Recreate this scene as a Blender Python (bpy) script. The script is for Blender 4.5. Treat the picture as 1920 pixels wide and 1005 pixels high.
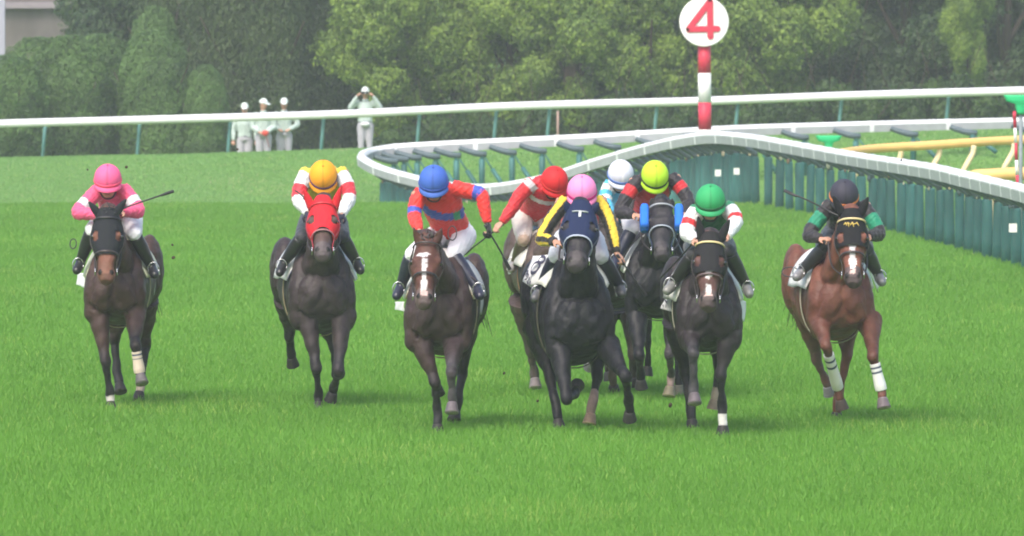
import bpy, bmesh, math, random
import numpy as np
from mathutils import Vector, kdtree
random.seed(7); RNG = np.random.default_rng(11)
for o in list(bpy.data.objects): bpy.data.objects.remove(o)
SC = bpy.context.scene; COL = SC.collection
# ------------------------------------------------------------------ camera, sky, sun, exposure
FPX, HC, YH = 18000.0, 3.9, -3.0            # focal length in photo pixels, eye height, horizon row
cam = bpy.data.objects.new("camera", bpy.data.cameras.new("camera")); COL.objects.link(cam); SC.camera = cam
cam.data.sensor_width = 36.0; cam.data.lens = 36.0*FPX/1920; cam.data.clip_start = 1.0; cam.data.clip_end = 3000
cam.location = (0, 0, HC)
cam.rotation_euler = (math.pi/2 - math.atan((502.5-YH)/FPX), 0, 0)
cam.data.dof.use_dof = True; cam.data.dof.focus_distance = 89.0; cam.data.dof.aperture_fstop = 10.0
W = bpy.data.worlds.new("World"); SC.world = W; W.use_nodes = True
nt = W.node_tree; bgn = nt.nodes["Background"]
sky = nt.nodes.new("ShaderNodeTexSky"); sky.sky_type = 'NISHITA'; sky.sun_disc = False
SUN_EL, SUN_AZ = math.radians(52), math.radians(205)      # azimuth clockwise from +Y (sun behind the camera)
sky.sun_elevation = SUN_EL; sky.sun_rotation = SUN_AZ
sky.air_density = 1.0; sky.dust_density = 4.0; sky.ozone_density = 1.0
nt.links.new(sky.outputs[0], bgn.inputs[0]); bgn.inputs[1].default_value = 0.15
sl = bpy.data.lights.new("sun", 'SUN'); sl.energy = 1.15; sl.angle = math.radians(26); sl.color = (1, .96, .9)
sun = bpy.data.objects.new("sun", sl); COL.objects.link(sun)
sd = Vector((math.sin(SUN_AZ)*math.cos(SUN_EL), math.cos(SUN_AZ)*math.cos(SUN_EL), math.sin(SUN_EL)))
sun.rotation_euler = sd.to_track_quat('Z', 'Y').to_euler(); sun.location = (0, 60, 60)
SC.view_settings.view_transform = 'Standard'; SC.view_settings.look = 'None'
SC.view_settings.exposure = 1.0; SC.view_settings.gamma = 1.0
SC.render.engine = 'CYCLES'
SC.cycles.filter_width = 1.9; SC.cycles.volume_bounces = 1; SC.cycles.max_bounces = 6
SC.render.resolution_x = 1024; SC.render.resolution_y = 536

# ------------------------------------------------------------------ helpers
def V(*a): return np.array(a, float)
def nrm(v): v = np.asarray(v, float); n = np.linalg.norm(v); return v/n if n > 1e-9 else v
def PD(x, y, D):                            # photo pixel + distance -> world point
    return V((x-960)/FPX*D, D, HC-(y-YH)/FPX*D)
def lin(r, g, b):
    f = lambda c: (c/255/12.92 if c/255 <= .04045 else ((c/255+.055)/1.055)**2.4)
    return (f(r), f(g), f(b))
def tag(o, label=None, cat=None, group=None, kind=None):
    if label: o['label'] = label
    if cat: o['category'] = cat
    if group: o['group'] = group
    if kind: o['kind'] = kind
    return o
def empty(name, loc=(0,0,0), label=None, cat=None, group=None):
    o = bpy.data.objects.new(name, None); COL.objects.link(o); o.location = loc; o.empty_display_size = .2
    return tag(o, label, cat, group)
MATS = {}
def mat(name, col=None, rough=.7, noise=0.0, nscale=20.0, bump=0.0, bscale=60.0, spec=.3, attr=False, metal=0.0, trans=0.0, stretch=(1,1,1), sheen=0.0, hue=None):
    if name in MATS: return MATS[name]
    m = bpy.data.materials.new(name); m.use_nodes = True; MATS[name] = m
    n = m.node_tree.nodes; l = m.node_tree.links; b = n["Principled BSDF"]
    b.inputs["Roughness"].default_value = rough; b.inputs["Specular IOR Level"].default_value = spec
    b.inputs["Metallic"].default_value = metal
    if sheen: b.inputs["Sheen Weight"].default_value = sheen
    if attr:
        a = n.new("ShaderNodeAttribute"); a.attribute_name = "col"; src = a.outputs["Color"]
    else:
        a = n.new("ShaderNodeRGB"); a.outputs[0].default_value = (*col, 1); src = a.outputs[0]
    tc = n.new("ShaderNodeTexCoord"); mp = n.new("ShaderNodeMapping"); mp.inputs["Scale"].default_value = stretch
    l.new(tc.outputs["Object"], mp.inputs[0])
    if noise:
        t = n.new("ShaderNodeTexNoise"); t.inputs["Scale"].default_value = nscale; t.inputs["Detail"].default_value = 6
        l.new(mp.outputs[0], t.inputs["Vector"])
        r = n.new("ShaderNodeMapRange"); r.inputs[1].default_value = .25; r.inputs[2].default_value = .75
        r.inputs[3].default_value = 1-noise; r.inputs[4].default_value = 1+noise
        l.new(t.outputs[0], r.inputs[0])
        mx = n.new("ShaderNodeVectorMath"); mx.operation = 'SCALE'
        l.new(src, mx.inputs[0]); l.new(r.outputs[0], mx.inputs["Scale"]); src = mx.outputs[0]
        if hue:
            t2 = n.new("ShaderNodeTexNoise"); t2.inputs["Scale"].default_value = nscale*.37; t2.inputs["Detail"].default_value = 4
            l.new(mp.outputs[0], t2.inputs["Vector"])
            r2 = n.new("ShaderNodeMapRange"); r2.inputs[1].default_value = .45; r2.inputs[2].default_value = .7
            l.new(t2.outputs[0], r2.inputs[0])
            mm = n.new("ShaderNodeMix"); mm.data_type = 'RGBA'; l.new(r2.outputs[0], mm.inputs["Factor"])
            l.new(src, mm.inputs[6]); mm.inputs[7].default_value = (*hue, 1); src = mm.outputs[2]
    l.new(src, b.inputs["Base Color"])
    if bump:
        t = n.new("ShaderNodeTexNoise"); t.inputs["Scale"].default_value = bscale; t.inputs["Detail"].default_value = 5
        l.new(mp.outputs[0], t.inputs["Vector"])
        bm = n.new("ShaderNodeBump"); bm.inputs["Strength"].default_value = bump; bm.inputs["Distance"].default_value = .01
        l.new(t.outputs[0], bm.inputs["Height"]); l.new(bm.outputs[0], b.inputs["Normal"])
    if trans:
        tr = n.new("ShaderNodeBsdfTranslucent"); l.new(src, tr.inputs[0]); ms = n.new("ShaderNodeMixShader")
        ms.inputs[0].default_value = trans; l.new(b.outputs[0], ms.inputs[1]); l.new(tr.outputs[0], ms.inputs[2])
        l.new(ms.outputs[0], n["Material Output"].inputs[0])
    return m
def catmull(P, t):
    P = np.asarray(P, float); n = len(P); i = min(int(t), n-2); u = t-i
    p0 = P[max(i-1,0)]; p1 = P[i]; p2 = P[i+1]; p3 = P[min(i+2,n-1)]
    return .5*((2*p1)+(-p0+p2)*u+(2*p0-5*p1+4*p2-p3)*u*u+(-p0+3*p1-3*p2+p3)*u**3)

class MB:
    """collects shapes; build() links them as ONE mesh object"""
    def __init__(s): s.v = []; s.f = []; s.c = []
    def add(s, vs, fs, cs):
        o = len(s.v); s.v.extend([tuple(map(float, p)) for p in vs]); s.f.extend([tuple(i+o for i in f) for f in fs])
        if isinstance(cs, (tuple, list)) and len(cs) == 3 and not hasattr(cs[0], '__len__'): cs = [cs]*len(vs)
        s.c.extend(cs)
    def loft(s, pts, rad, side=(1,0,0), col=(.5,.5,.5), n=16, step=.03, e=2.0, cap=True, smooth=True, arc=None, taper_ends=False):
        pts = np.asarray(pts, float); rad = np.asarray([(r, r) if np.isscalar(r) else r for r in rad], float)
        k = len(pts); ts = []
        for i in range(k-1):
            m = max(1, int(math.ceil(np.linalg.norm(pts[i+1]-pts[i])/step)))
            ts += [i + j/m for j in range(m)]
        ts.append(k-1)
        C = [catmull(pts, t) if smooth else pts[int(min(t,k-2))]*(1-(t-min(int(t),k-2)))+pts[min(int(t),k-2)+1]*(t-min(int(t),k-2)) for t in ts]
        R = [np.array([np.interp(t, range(k), rad[:,0]), np.interp(t, range(k), rad[:,1])]) for t in ts]
        C = np.array(C); T = np.gradient(C, axis=0) if len(C) > 1 else np.array([[0,0,-1.]])
        sv = nrm(side); tot = max(len(C)-1, 1); vs = []; cs = []
        for i in range(len(C)):
            t = nrm(T[i]); w = sv - t*np.dot(sv, t)
            if np.linalg.norm(w) < .05: w = np.cross(t, (0,0,1.)) if abs(t[2]) < .9 else np.cross(t, (0,1.,0))
            w = nrm(w); sv = w; fr = np.cross(t, w)
            a0, a1 = (0, 2*math.pi) if arc is None else arc
            for j in range(n):
                a = a0 + (a1-a0)*j/(n if arc is None else n-1); ca, sa = math.cos(a), math.sin(a)
                ex = 2/e; x = math.copysign(abs(ca)**ex, ca); y = math.copysign(abs(sa)**ex, sa)
                vs.append(C[i]+w*R[i][0]*x+fr*R[i][1]*y)
                cs.append(col(i/tot, ca, sa) if callable(col) else col)
        fs = []; m = len(C)
        for i in range(m-1):
            for j in range(n if arc is None else n-1):
                j2 = (j+1) % n; fs.append((i*n+j, i*n+j2, (i+1)*n+j2, (i+1)*n+j))
        if cap and arc is None:
            fs.append(tuple(range(n-1, -1, -1))); fs.append(tuple((m-1)*n+j for j in range(n)))
        s.add(vs, fs, cs); return s
    def ball(s, c, r, col=(.5,.5,.5), ax=None, n=14, m=9, cut=None):
        c = np.asarray(c, float); r = (r,)*3 if np.isscalar(r) else r
        A = np.eye(3) if ax is None else np.array(ax, float); vs = []; cs = []; fs = []
        for i in range(m+1):
            th = math.pi*i/m
            for j in range(n):
                ph = 2*math.pi*j/n; d = (math.sin(th)*math.cos(ph), math.sin(th)*math.sin(ph), math.cos(th))
                vs.append(c+A[0]*d[0]*r[0]+A[1]*d[1]*r[1]+A[2]*d[2]*r[2]); cs.append(col(*d) if callable(col) else col)
        for i in range(m):
            for j in range(n):
                a, b, c2, d2 = i*n+j, i*n+(j+1)%n, (i+1)*n+(j+1)%n, (i+1)*n+j
                if cut is not None and math.cos(math.pi*(i+.5)/m) < cut: continue
                fs.append((a, d2, c2, b))
        s.add(vs, fs, cs); return s
    def box(s, c, h, col=(.5,.5,.5), ax=None):
        c = np.asarray(c, float); A = np.eye(3) if ax is None else np.array(ax, float)
        vs = [c+A[0]*h[0]*i+A[1]*h[1]*j+A[2]*h[2]*k for i in (-1,1) for j in (-1,1) for k in (-1,1)]
        s.add(vs, [(0,1,3,2),(4,6,7,5),(0,4,5,1),(2,3,7,6),(0,2,6,4),(1,5,7,3)], col); return s
    def quadsheet(s, corners, th=.012, col=(.8,.8,.8), nu=8, nv=8, bulge=0.0, wav=.006):
        tl, tr, br, bl = [np.asarray(c, float) for c in corners]; nn = nrm(np.cross(tr-tl, bl-tl)); vs = []; cs = []; fs = []
        for sgn in (1, -1):
            for i in range(nv+1):
                for j in range(nu+1):
                    u, v = j/nu, i/nv; p = (tl*(1-u)+tr*u)*(1-v)+(bl*(1-u)+br*u)*v
                    p = p+nn*(sgn*th/2+bulge*math.sin(math.pi*u)+wav*math.sin(9*u+5*v)); vs.append(p)
                    cs.append(col(u, v) if callable(col) else col)
        o = (nu+1)*(nv+1)
        for i in range(nv):
            for j in range(nu):
                a = i*(nu+1)+j; fs.append((a, a+1, a+nu+2, a+nu+1)); fs.append((o+a, o+a+nu+1, o+a+nu+2, o+a+1))
        E = [i for i in range(nu+1)]+[(nu+1)*k+nu for k in range(1, nv+1)]+[nv*(nu+1)+j for j in range(nu-1, -1, -1)]+[(nu+1)*k for k in range(nv-1, 0, -1)]
        for a, b in zip(E, E[1:]+E[:1]): fs.append((a, a+o, b+o, b))
        s.add(vs, fs, cs); return s
    def mesh(s, name, org=(0,0,0)):
        me = bpy.data.meshes.new(name); org = np.asarray(org, float)
        me.from_pydata([(p[0]-org[0], p[1]-org[1], p[2]-org[2]) for p in s.v], [], s.f)
        a = me.color_attributes.new("col", 'FLOAT_COLOR', 'POINT')
        a.data.foreach_set("color", np.array([(*c[:3], 1) for c in s.c], np.float32).ravel()); return me
    def build(s, name, m, parent=None, org=None, smooth=True, remesh=None, sm=2, jit=0.0, jsc=9.0, fixn=True):
        if org is None: org = parent['_org'] if parent is not None and '_org' in parent else (0,0,0)
        me = s.mesh(name, org)
        if remesh:
            bm = bmesh.new(); bm.from_mesh(me); bmesh.ops.recalc_face_normals(bm, faces=bm.faces); bm.to_mesh(me); bm.free()
            t = bpy.data.objects.new("tmp", me); COL.objects.link(t)
            md = t.modifiers.new("r", 'REMESH'); md.mode = 'VOXEL'; md.voxel_size = remesh; md.use_smooth_shade = True
            if sm: ms = t.modifiers.new("s", 'SMOOTH'); ms.factor = .5; ms.iterations = sm
            dg = bpy.context.evaluated_depsgraph_get(); ev = t.evaluated_get(dg)
            nm = bpy.data.meshes.new_from_object(ev); nm.name = name
            bpy.data.objects.remove(t); bpy.data.meshes.remove(me)
            kd = kdtree.KDTree(len(s.v))
            for i, p in enumerate(s.v): kd.insert((p[0]-org[0], p[1]-org[1], p[2]-org[2]), i)
            kd.balance(); out = np.ones((len(nm.vertices), 4), np.float32)
            co = np.empty(len(nm.vertices)*3, np.float32); nm.vertices.foreach_get("co", co); co = co.reshape(-1, 3)
            for i, p in enumerate(co): out[i, :3] = s.c[kd.find(p)[1]][:3]
            if jit:
                nr = np.empty(len(nm.vertices)*3, np.float32); nm.vertices.foreach_get("normal", nr); nr = nr.reshape(-1, 3)
                w = co*jsc*2.2+np.array(org)*3
                d = np.sin(w[:,0]*3.1+2*np.sin(w[:,2]*1.7))*np.sin(w[:,2]*2.3+1.5*np.sin(w[:,1]*2.1))+.5*np.sin(w[:,0]*5.3-w[:,2]*6.1+w[:,1]*3)
                co += nr*(d*jit)[:, None]; nm.vertices.foreach_set("co", co.ravel())
            for a in list(nm.color_attributes): nm.color_attributes.remove(a)
            a = nm.color_attributes.new("col", 'FLOAT_COLOR', 'POINT'); a.data.foreach_set("color", out.ravel()); me = nm
            me.materials.clear()
        elif fixn:
            bm = bmesh.new(); bm.from_mesh(me); bmesh.ops.recalc_face_normals(bm, faces=bm.faces); bm.to_mesh(me); bm.free()
        me.polygons.foreach_set("use_smooth", [smooth]*len(me.polygons))
        me.materials.append(m); o = bpy.data.objects.new(name, me); COL.objects.link(o)
        if parent is not None: o.parent = parent
        else: o.location = org
        return o
def root(name, org, label, cat, group=None):
    o = empty(name, org, label, cat, group); o['_org'] = [float(x) for x in org]; return o
def npmesh(name, verts, faces4, cols, m, smooth=False):     # big quad/tri meshes from numpy
    me = bpy.data.meshes.new(name); nf, k = faces4.shape
    me.vertices.add(len(verts)); me.vertices.foreach_set("co", verts.astype(np.float32).ravel())
    me.loops.add(nf*k); me.loops.foreach_set("vertex_index", faces4.astype(np.int32).ravel())
    me.polygons.add(nf); me.polygons.foreach_set("loop_start", np.arange(0, nf*k, k, dtype=np.int32))
    me.update(calc_edges=True); me.polygons.foreach_set("use_smooth", [smooth]*nf)
    a = me.color_attributes.new("col", 'FLOAT_COLOR', 'POINT')
    a.data.foreach_set("color", np.concatenate([cols, np.ones((len(cols), 1))], 1).astype(np.float32).ravel())
    me.materials.append(m); return me

# ------------------------------------------------------------------ terrain
def z_vis(y, D): return HC-(y-YH)/FPX*D
def knots(X):
    D2 = np.interp(X, [-12, 11], [222, 212]); z2 = np.interp(X, [-12.2, -2, 0.8, 6, 11.3], [.31, .70, .82, 1.02, 1.25])
    zv = np.interp(X, [-6, 2, 7, 12], [-1.2, -1.2, -.35, 0.0]); zr = np.interp(X, [-4, -2.3, 11], [-.85, -.65, -.1])
    zb = np.interp(X, [-12, -7, -3.5, 2, 11], [-.25, -.45, -.12, .3, .75])
    return D2, z2, zv, zr, zb
def terr(X, D):
    D2, z2, zv, zr, zb = knots(X)
    ks = np.array([-400, 181, 190, 205, D2, D2+5, D2+60, 900]); zs = np.array([0, 0, zv, zr, z2, zb, zb-.1, -.2])
    return float(np.mean([np.interp(D+o, ks, zs) for o in (-2.2, -1.1, 0, 1.1, 2.2)])) if D > 184 else float(np.interp(D+(1.0 if D > 182.5 else 0), ks, zs))
xs = np.unique(np.concatenate([[-700,-300,-120,-70,-45], np.linspace(-30, 30, 81), [45,70,120,300,700]]))
ds = np.unique(np.concatenate([[-200,-60,0,30], np.linspace(50, 180, 27), np.linspace(180, 245, 100), [250,256,264,275,290,320,380,480,650,900]]))
gv = np.array([(x, d, terr(x, d)) for d in ds for x in xs]); nx = len(xs)
gf = np.array([(j*nx+i, j*nx+i+1, (j+1)*nx+i+1, (j+1)*nx+i) for j in range(len(ds)-1) for i in range(nx-1)])
m_ground = mat("turf_soil", (.125,.24,.045), .95, .25, 3, .5, 40, .1, hue=(.12,.25,.06))
ground = bpy.data.objects.new("ground", npmesh("ground", gv, gf, np.full((len(gv),3), .1), m_ground, True)); COL.objects.link(ground)
tag(ground, "wide grass racecourse with a crest and a banked far side", kind="structure")
def terr_np(X, D):
    # bilinear lookup of the grid, so that blades stand on the mesh
    Z = gv[:,2].reshape(len(ds), nx); i = np.clip(np.searchsorted(xs, X)-1, 0, nx-2); j = np.clip(np.searchsorted(ds, D)-1, 0, len(ds)-2)
    u = (X-xs[i])/(xs[i+1]-xs[i]); v = (D-ds[j])/(ds[j+1]-ds[j])
    return Z[j,i]*(1-u)*(1-v)+Z[j,i+1]*u*(1-v)+Z[j+1,i]*(1-u)*v+Z[j+1,i+1]*u*v
def patch(X, D):                             # soft patches of taller / paler turf
    return (np.sin(X*1.7+1.3*np.sin(D*.31))*np.sin(D*.23+X*.6)+.6*np.sin(X*4.1+D*.83)*np.sin(D*1.1-X*2.3))/1.6
def blades(n, d0, d1, hmin, hmax, w, base, tipc, xpad):
    # more blades close by: density falls with distance
    D = d0+(d1-d0)*RNG.random(n)**1.25; hw = (960+xpad)/FPX*D; X = (RNG.random(n)*2-1)*hw; Z = terr_np(X, D)
    pt = patch(X, D); fine = RNG.random(n)
    h = (hmin+(hmax-hmin)*RNG.random(n)**1.3)*(1+.22*pt); ww = w*(.6+.8*RNG.random(n))*(D/d0)**.8
    a = RNG.random(n)*np.pi; lx = RNG.normal(0, .42, n)*h; ly = RNG.normal(0, .35, n)*h
    dx, dy = np.cos(a)*ww/2, np.sin(a)*ww/2*.4
    P = np.empty((n, 4, 3)); P[:,0] = np.stack([X-dx, D-dy, Z-.01], 1); P[:,1] = np.stack([X+dx, D+dy, Z-.01], 1)
    P[:,2] = np.stack([X+dx*.35+lx, D+dy*.35+ly, Z+h], 1); P[:,3] = np.stack([X-dx*.35+lx, D-dy*.35+ly, Z+h], 1)
    band = np.sin(D*.55+.8*np.sin(X*.35))*.5+np.sin(D*.17+1.0)*.5; k = np.clip(.5+.20*pt+.16*band+.15*(fine-.5)*2, 0, 1)[:, None]; c = np.array(base)*(1-k)+np.array(tipc)*k
    worn = (np.sin(X*.9+2*np.sin(D*.12))*np.sin(D*.37+X*.21) > .78); dry = (RNG.random(n) < np.where(worn, .16, .03))[:, None]; c = np.where(dry, np.array(tipc)*[1.8,1.15,1.8], c)
    C = np.repeat(c[:, None, :], 4, 1); return P.reshape(-1, 3), C.reshape(-1, 3)
m_blade = mat("grass_blade", rough=.55, spec=.25, attr=True, trans=.35)
P1, C1 = blades(1000000, 66, 181.5, .04, .09, .0078, (.103,.252,.029), (.153,.358,.043), 160)
P2, C2 = blades(420000, 194, 232, .02, .045, .03, (.170,.335,.090), (.195,.370,.105), 160)
P3, C3 = blades(70000, 160, 181.6, .05, .10, .016, (.108,.252,.033), (.165,.362,.05), 160)
GP = np.concatenate([P1, P3, P2]); GC = np.concatenate([C1, C3, C2])
grass = bpy.data.objects.new("grass", npmesh("grass", GP, np.arange(len(GP)).reshape(-1, 4), GC, m_blade)); COL.objects.link(grass)
tag(grass, "dense bright green turf blades covering the racecourse", "grass", kind="stuff")

# ------------------------------------------------------------------ rails
m_white = mat("white_rail", (.78,.78,.80), .35, .06, 3, spec=.5)
m_cap = mat("rail_side", rough=.45, attr=True, noise=.08, nscale=6)
m_green = mat("green_post_pad", (.030,.125,.115), .6, .28, 6, .15, 30, .4, stretch=(1,1,.3))
m_bracket = mat("rail_bracket", (.075,.11,.125), .5, .2, 20)
nn_ = m_green.node_tree.nodes; oi = nn_.new("ShaderNodeObjectInfo"); mr = nn_.new("ShaderNodeMapRange"); mr.inputs[3].default_value = .78; mr.inputs[4].default_value = 1.22
sc_n = nn_.new("ShaderNodeVectorMath"); sc_n.operation = 'SCALE'; bs_ = nn_["Principled BSDF"]; old = bs_.inputs["Base Color"].links[0].from_socket
m_green.node_tree.links.new(oi.outputs["Random"], mr.inputs[0]); m_green.node_tree.links.new(old, sc_n.inputs[0]); m_green.node_tree.links.new(mr.outputs[0], sc_n.inputs["Scale"]); m_green.node_tree.links.new(sc_n.outputs[0], bs_.inputs["Base Color"])
m_cream = mat("cream_fitting", (.62,.50,.33), .6, .2, 30)
m_yellow = mat("yellow_rail", (.80,.50,.17), .5, .08, 4)
def path_sample(ctrl, spacing):
    c = np.asarray(ctrl, float); fine = np.array([catmull(c, t) for t in np.linspace(0, len(c)-1, 60*len(c))])
    L = np.concatenate([[0], np.cumsum(np.linalg.norm(np.diff(fine, axis=0), axis=1))]); n = int(L[-1]/spacing)
    return np.array([[np.interp(i*spacing, L, fine[:,k]) for k in range(3)] for i in range(n+1)])
def rc(x, y, D): return PD(x, y, D)
near = [rc(2080,415,118), rc(2000,388,126), rc(1920,362,134), rc(1860,347,139.5), rc(1810,335,144), rc(1745,320,150), rc(1600,297,163), rc(1480,275,173), rc(1400,262,179.5), rc(1325,258,183.5),
        rc(1230,275,187), rc(1120,306,190.5), rc(1030,335,193), rc(930,354,195.5), rc(850,352,198), rc(770,336,200), rc(710,318,202), rc(682,303,203.5)]
back = [rc(678,296,205), rc(692,288,206.5), rc(730,281,207), rc(800,276,207), rc(900,271,207), rc(1000,266,207), rc(1100,261,207), rc(1200,255,207), rc(1300,249,207), rc(1400,244,207.5), rc(1600,238,208), rc(1750,234,208.5), rc(1920,230,209), rc(2080,226,209.5)]
inner = root("inner_rail", (0, 190, 0), "white inner rail on dark green padded posts, looping round behind the horses", "running rail")
rail = path_sample(near+back, .25)
mb = MB(); seam = []
def railcol(t, ca, sa): return (.80,.80,.82)
def rsec(bb, pts_, gx, gz):
    vs = []; fs = []
    for i, p in enumerate(pts_):
        d = nrm(pts_[min(i+1, len(pts_)-1)]-pts_[max(i-1, 0)]); sd = nrm(np.cross(d, (0,0,1.)))
        for (a_, z_) in ((-.078,-.115),(-.095,.045),(-.060,.105),(0,.118),(.060,.105),(.095,.045),(.078,-.115)): vs.append(p+sd*a_*gx+V(0,0,z_*gz))
    for i in range(len(pts_)-1):
        for k in range(7): k2 = (k+1) % 7; fs.append((i*7+k, i*7+k2, (i+1)*7+k2, (i+1)*7+k))
    fs += [tuple(range(7)), tuple((len(pts_)-1)*7+k for k in range(6, -1, -1))]; bb.add(vs, fs, (.8,.8,.8))
rsec(mb, rail, 1, 1)
mb.build("rail_cover", m_white, inner, smooth=False)
mb = MB(); SK = ((-.0815,-.119),(-.097,.028),(.097,.028),(.0815,-.119)); vs = []; fs = []
for i, p in enumerate(rail):
    d = nrm(rail[min(i+1, len(rail)-1)]-rail[max(i-1, 0)]); sd = nrm(np.cross(d, (0,0,1.)))
    vs += [p+sd*a_+V(0,0,z_) for a_, z_ in SK]
for i in range(len(rail)-1):
    for k in (0, 2, 3): k2 = (k+1) % 4; fs.append((i*4+k, i*4+k2, (i+1)*4+k2, (i+1)*4+k))
mb.add(vs, fs, (.5,.5,.5)); mb.build("side_shade_strip", mat("shade_dirt_grey", (.40,.415,.44), .5, .12, 5), inner, smooth=False, fixn=False)  # cover sides greyed: shade and dirt put into the colour
for i in range(6, len(rail)-2, 7):                       # the joints between cover lengths
    mj = MB(); rsec(mj, [rail[i]+nrm(rail[i+1]-rail[i])*q for q in (-.05, .05)], 1.06, 1.04); mj.build("cover_joint", mat("rail_joint", (.80,.81,.83), .4, .05), inner, smooth=False)
nearp = path_sample(near, .05); plist = []; acc = 9.0
for i in range(1, len(nearp)):
    acc += np.linalg.norm(nearp[i]-nearp[i-1]); dip = nearp[i][1] > 181
    if acc > (.42 if dip else 1.55): plist.append((nearp[i], dip)); acc = 0
for i, (p, dip) in enumerate(plist):
    gx, gd = p[0]+.30, p[1]; g = terr(gx, gd)
    if gx/gd*FPX+960 < 716: continue
    top = p+V(.30, 0, -.315+.018*math.sin(i*1.7)+.01*math.sin(i*5.1)); hw = (.13 if dip else .079)+.006*math.sin(i*2.9); tl = .02*math.sin(i*4.3)
    b = MB(); b.loft([V(gx, gd, g-.1), V(gx+tl*.4, gd, g+.3), top-V(-tl,0,.03), top+V(tl,0,0)], [(hw,.06)]*3+[(hw*.9,.05)], side=(1,0,0), n=14, step=9, e=2.2)
    post = b.build("post", m_green, inner)
    b = MB(); b.loft([p+V(0,0,-.10), p+V(.10,0,-.16), top+V(-.02,0,.08), top+V(0,0,-.02)], [.04,.05,.07,.05], side=(0,1,0), n=8, step=9); b.build("bracket", m_bracket, post, org=inner['_org'])
    k_ = .7+.45*math.sin(i*7.7); b = MB(); b.ball(top+V(.06*math.sin(i*3.3), -.08, .03+.04*math.sin(i*2.2)), (.034*k_,.02,.040*k_+.008), n=7, m=5); b.build("fitting", (m_cream, m_bracket, mat('rust_fitting', (.20,.13,.085), .8, .3), m_bracket, mat('dull_fitting', (.33,.34,.24), .7, .3))[(i*7) % 5], post, org=inner['_org'])
bk = path_sample(back, .05); bpx = bk[:,0]/bk[:,1]*FPX+960
for xx in (697,717,743,777,817,865,918,978,1045,1117,1195,1280,1370,1466,1564,1670,1783,1900):
    p = bk[12:][np.argmin(abs(bpx[12:]-xx))]; q = p+V(.46,-.25,-.17); g = terr(q[0], q[1])
    b = MB(); b.loft([V(q[0],q[1],g-.1), V(q[0],q[1],g+.5), q+V(0,0,-.12)], [(.065,.065)]*3, n=10, step=9); b.loft([q+V(0,0,-.15), q], [(.045,.045)]*2, n=10, step=9)
    post = b.build("post", m_green, inner)
    b = MB(); b.loft([p+V(-.02,-.12,-.05), p+V(.10,-.15,-.10), q+V(-.1,0,0), q+V(.10,0,-.01)], [(.06,.055),(.075,.06),(.075,.07),(.06,.06)], side=(0,1,0), n=10, step=.1); b.build("bracket_arm", m_bracket, post, org=inner['_org'])
    b = MB(); r0 = q+V(.06,-.02,-.08); r1 = q+V(.50,-.30,-(q[2]-g)*.80); b.loft([r0, r0*.62+r1*.38], [.018,.018], n=8, step=9); b.loft([r0*.62+r1*.38, r1], [.05,.05], n=8, step=9); b.build("brace", m_green, post, org=inner['_org'])
for (x, y, D) in ((1346,324,176.5), (1381,321,179.0), (1899,427,133)):
    p = PD(x, y, D); b = MB(); b.box(p+V(0,-.09,0), (.055,.012,.06)); b.build("marker_plate", mat("plate_white", (.75,.76,.72), .5, .05), inner, smooth=False)

outer = root("outer_rail", (0, 220, 1), "single white tube rail on slim pale green posts running across the far side", "running rail")
op = [PD(-160,239,227.5), PD(0,232,226), PD(300,224,225), PD(640,214,223.5), PD(960,199,222), PD(1300,190,220.5), PD(1600,179,219), PD(1920,170,217.5), PD(2080,166,217)]
b = MB(); b.loft(path_sample(op, 1.0), [(.095,.095)]*len(path_sample(op, 1.0)), side=(0,0,1), n=14, step=9); b.build("rail_tube", m_white, outer)
m_pale = mat("pale_green_post", (.10,.24,.23), .5, .15)
for (x, yt) in ((-90,236),(85,231),(262,226),(432,222),(607,216),(787,208),(931,202),(1031,198),(1232,192),(1384,187),(1578,181),(1779,175),(1975,169)):
    D = float(np.interp(x, [-160,2080], [227.5,217])); p = PD(x+2, yt+5, D); g = terr(p[0], D+.3)
    b = MB(); b.loft([V(p[0]-.13, D-.1, g-.1), p+V(-.03,0,-.05), p], [.042,.042,.03], n=10, step=9); b.build("post", m_pale, outer)

yel = root("yellow_rail", (8, 185, 0), "yellow rail on bowed cream legs in the infield at the right", "running rail")
yp = [PD(1560,290,183), PD(1590,285,184), PD(1650,278,185), PD(1750,272,185.5), PD(1840,266,186), PD(1920,262,186.5), PD(2060,256,187)]
yy = path_sample(yp, .4); b = MB(); b.loft(yy, [(.085,.085)]*len(yy), side=(0,0,1), n=14, step=9); b.build("rail_tube", m_yellow, yel)
for x, yt in ((1620,283),(1690,277),(1762,273),(1826,269),(1902,265),(1985,262)):
    p = PD(x, yt+4, 185.6); g = terr(p[0], 185)
    b = MB(); b.loft([p, p+V(-.02,0,-.15), p+V(-.14,-.1,-.36), p+V(-.22,-.15,-.56), V(p[0]-.24, 185.4, g-.05)], [.05,.055,.055,.05,.05], n=10, step=.1); b.build("leg", mat("cream_leg", (.78,.62,.36), .5, .08), yel)
yel2 = root("low_rail_end", (8, 160, 0), "short orange yellow rail end lying low behind the inner rail at the right edge", "rail end")
b = MB(); b.loft([PD(1800,334,158), PD(1828,326,158), PD(1850,328,158), PD(1890,326,158), PD(1990,322,158)], [(.03,.03),(.07,.07),(.10,.10),(.105,.105),(.10,.10)], side=(0,0,1), n=12, step=.1); b.build("rail_tube", m_yellow, yel2)
for x in (1862, 1925, 1980):
    p = PD(x, 331, 158); b = MB(); b.loft([p, V(p[0]-.05, 158, -.05)], [.04,.04], n=8, step=9); b.build("leg", MATS["cream_leg"], yel2)

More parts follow.
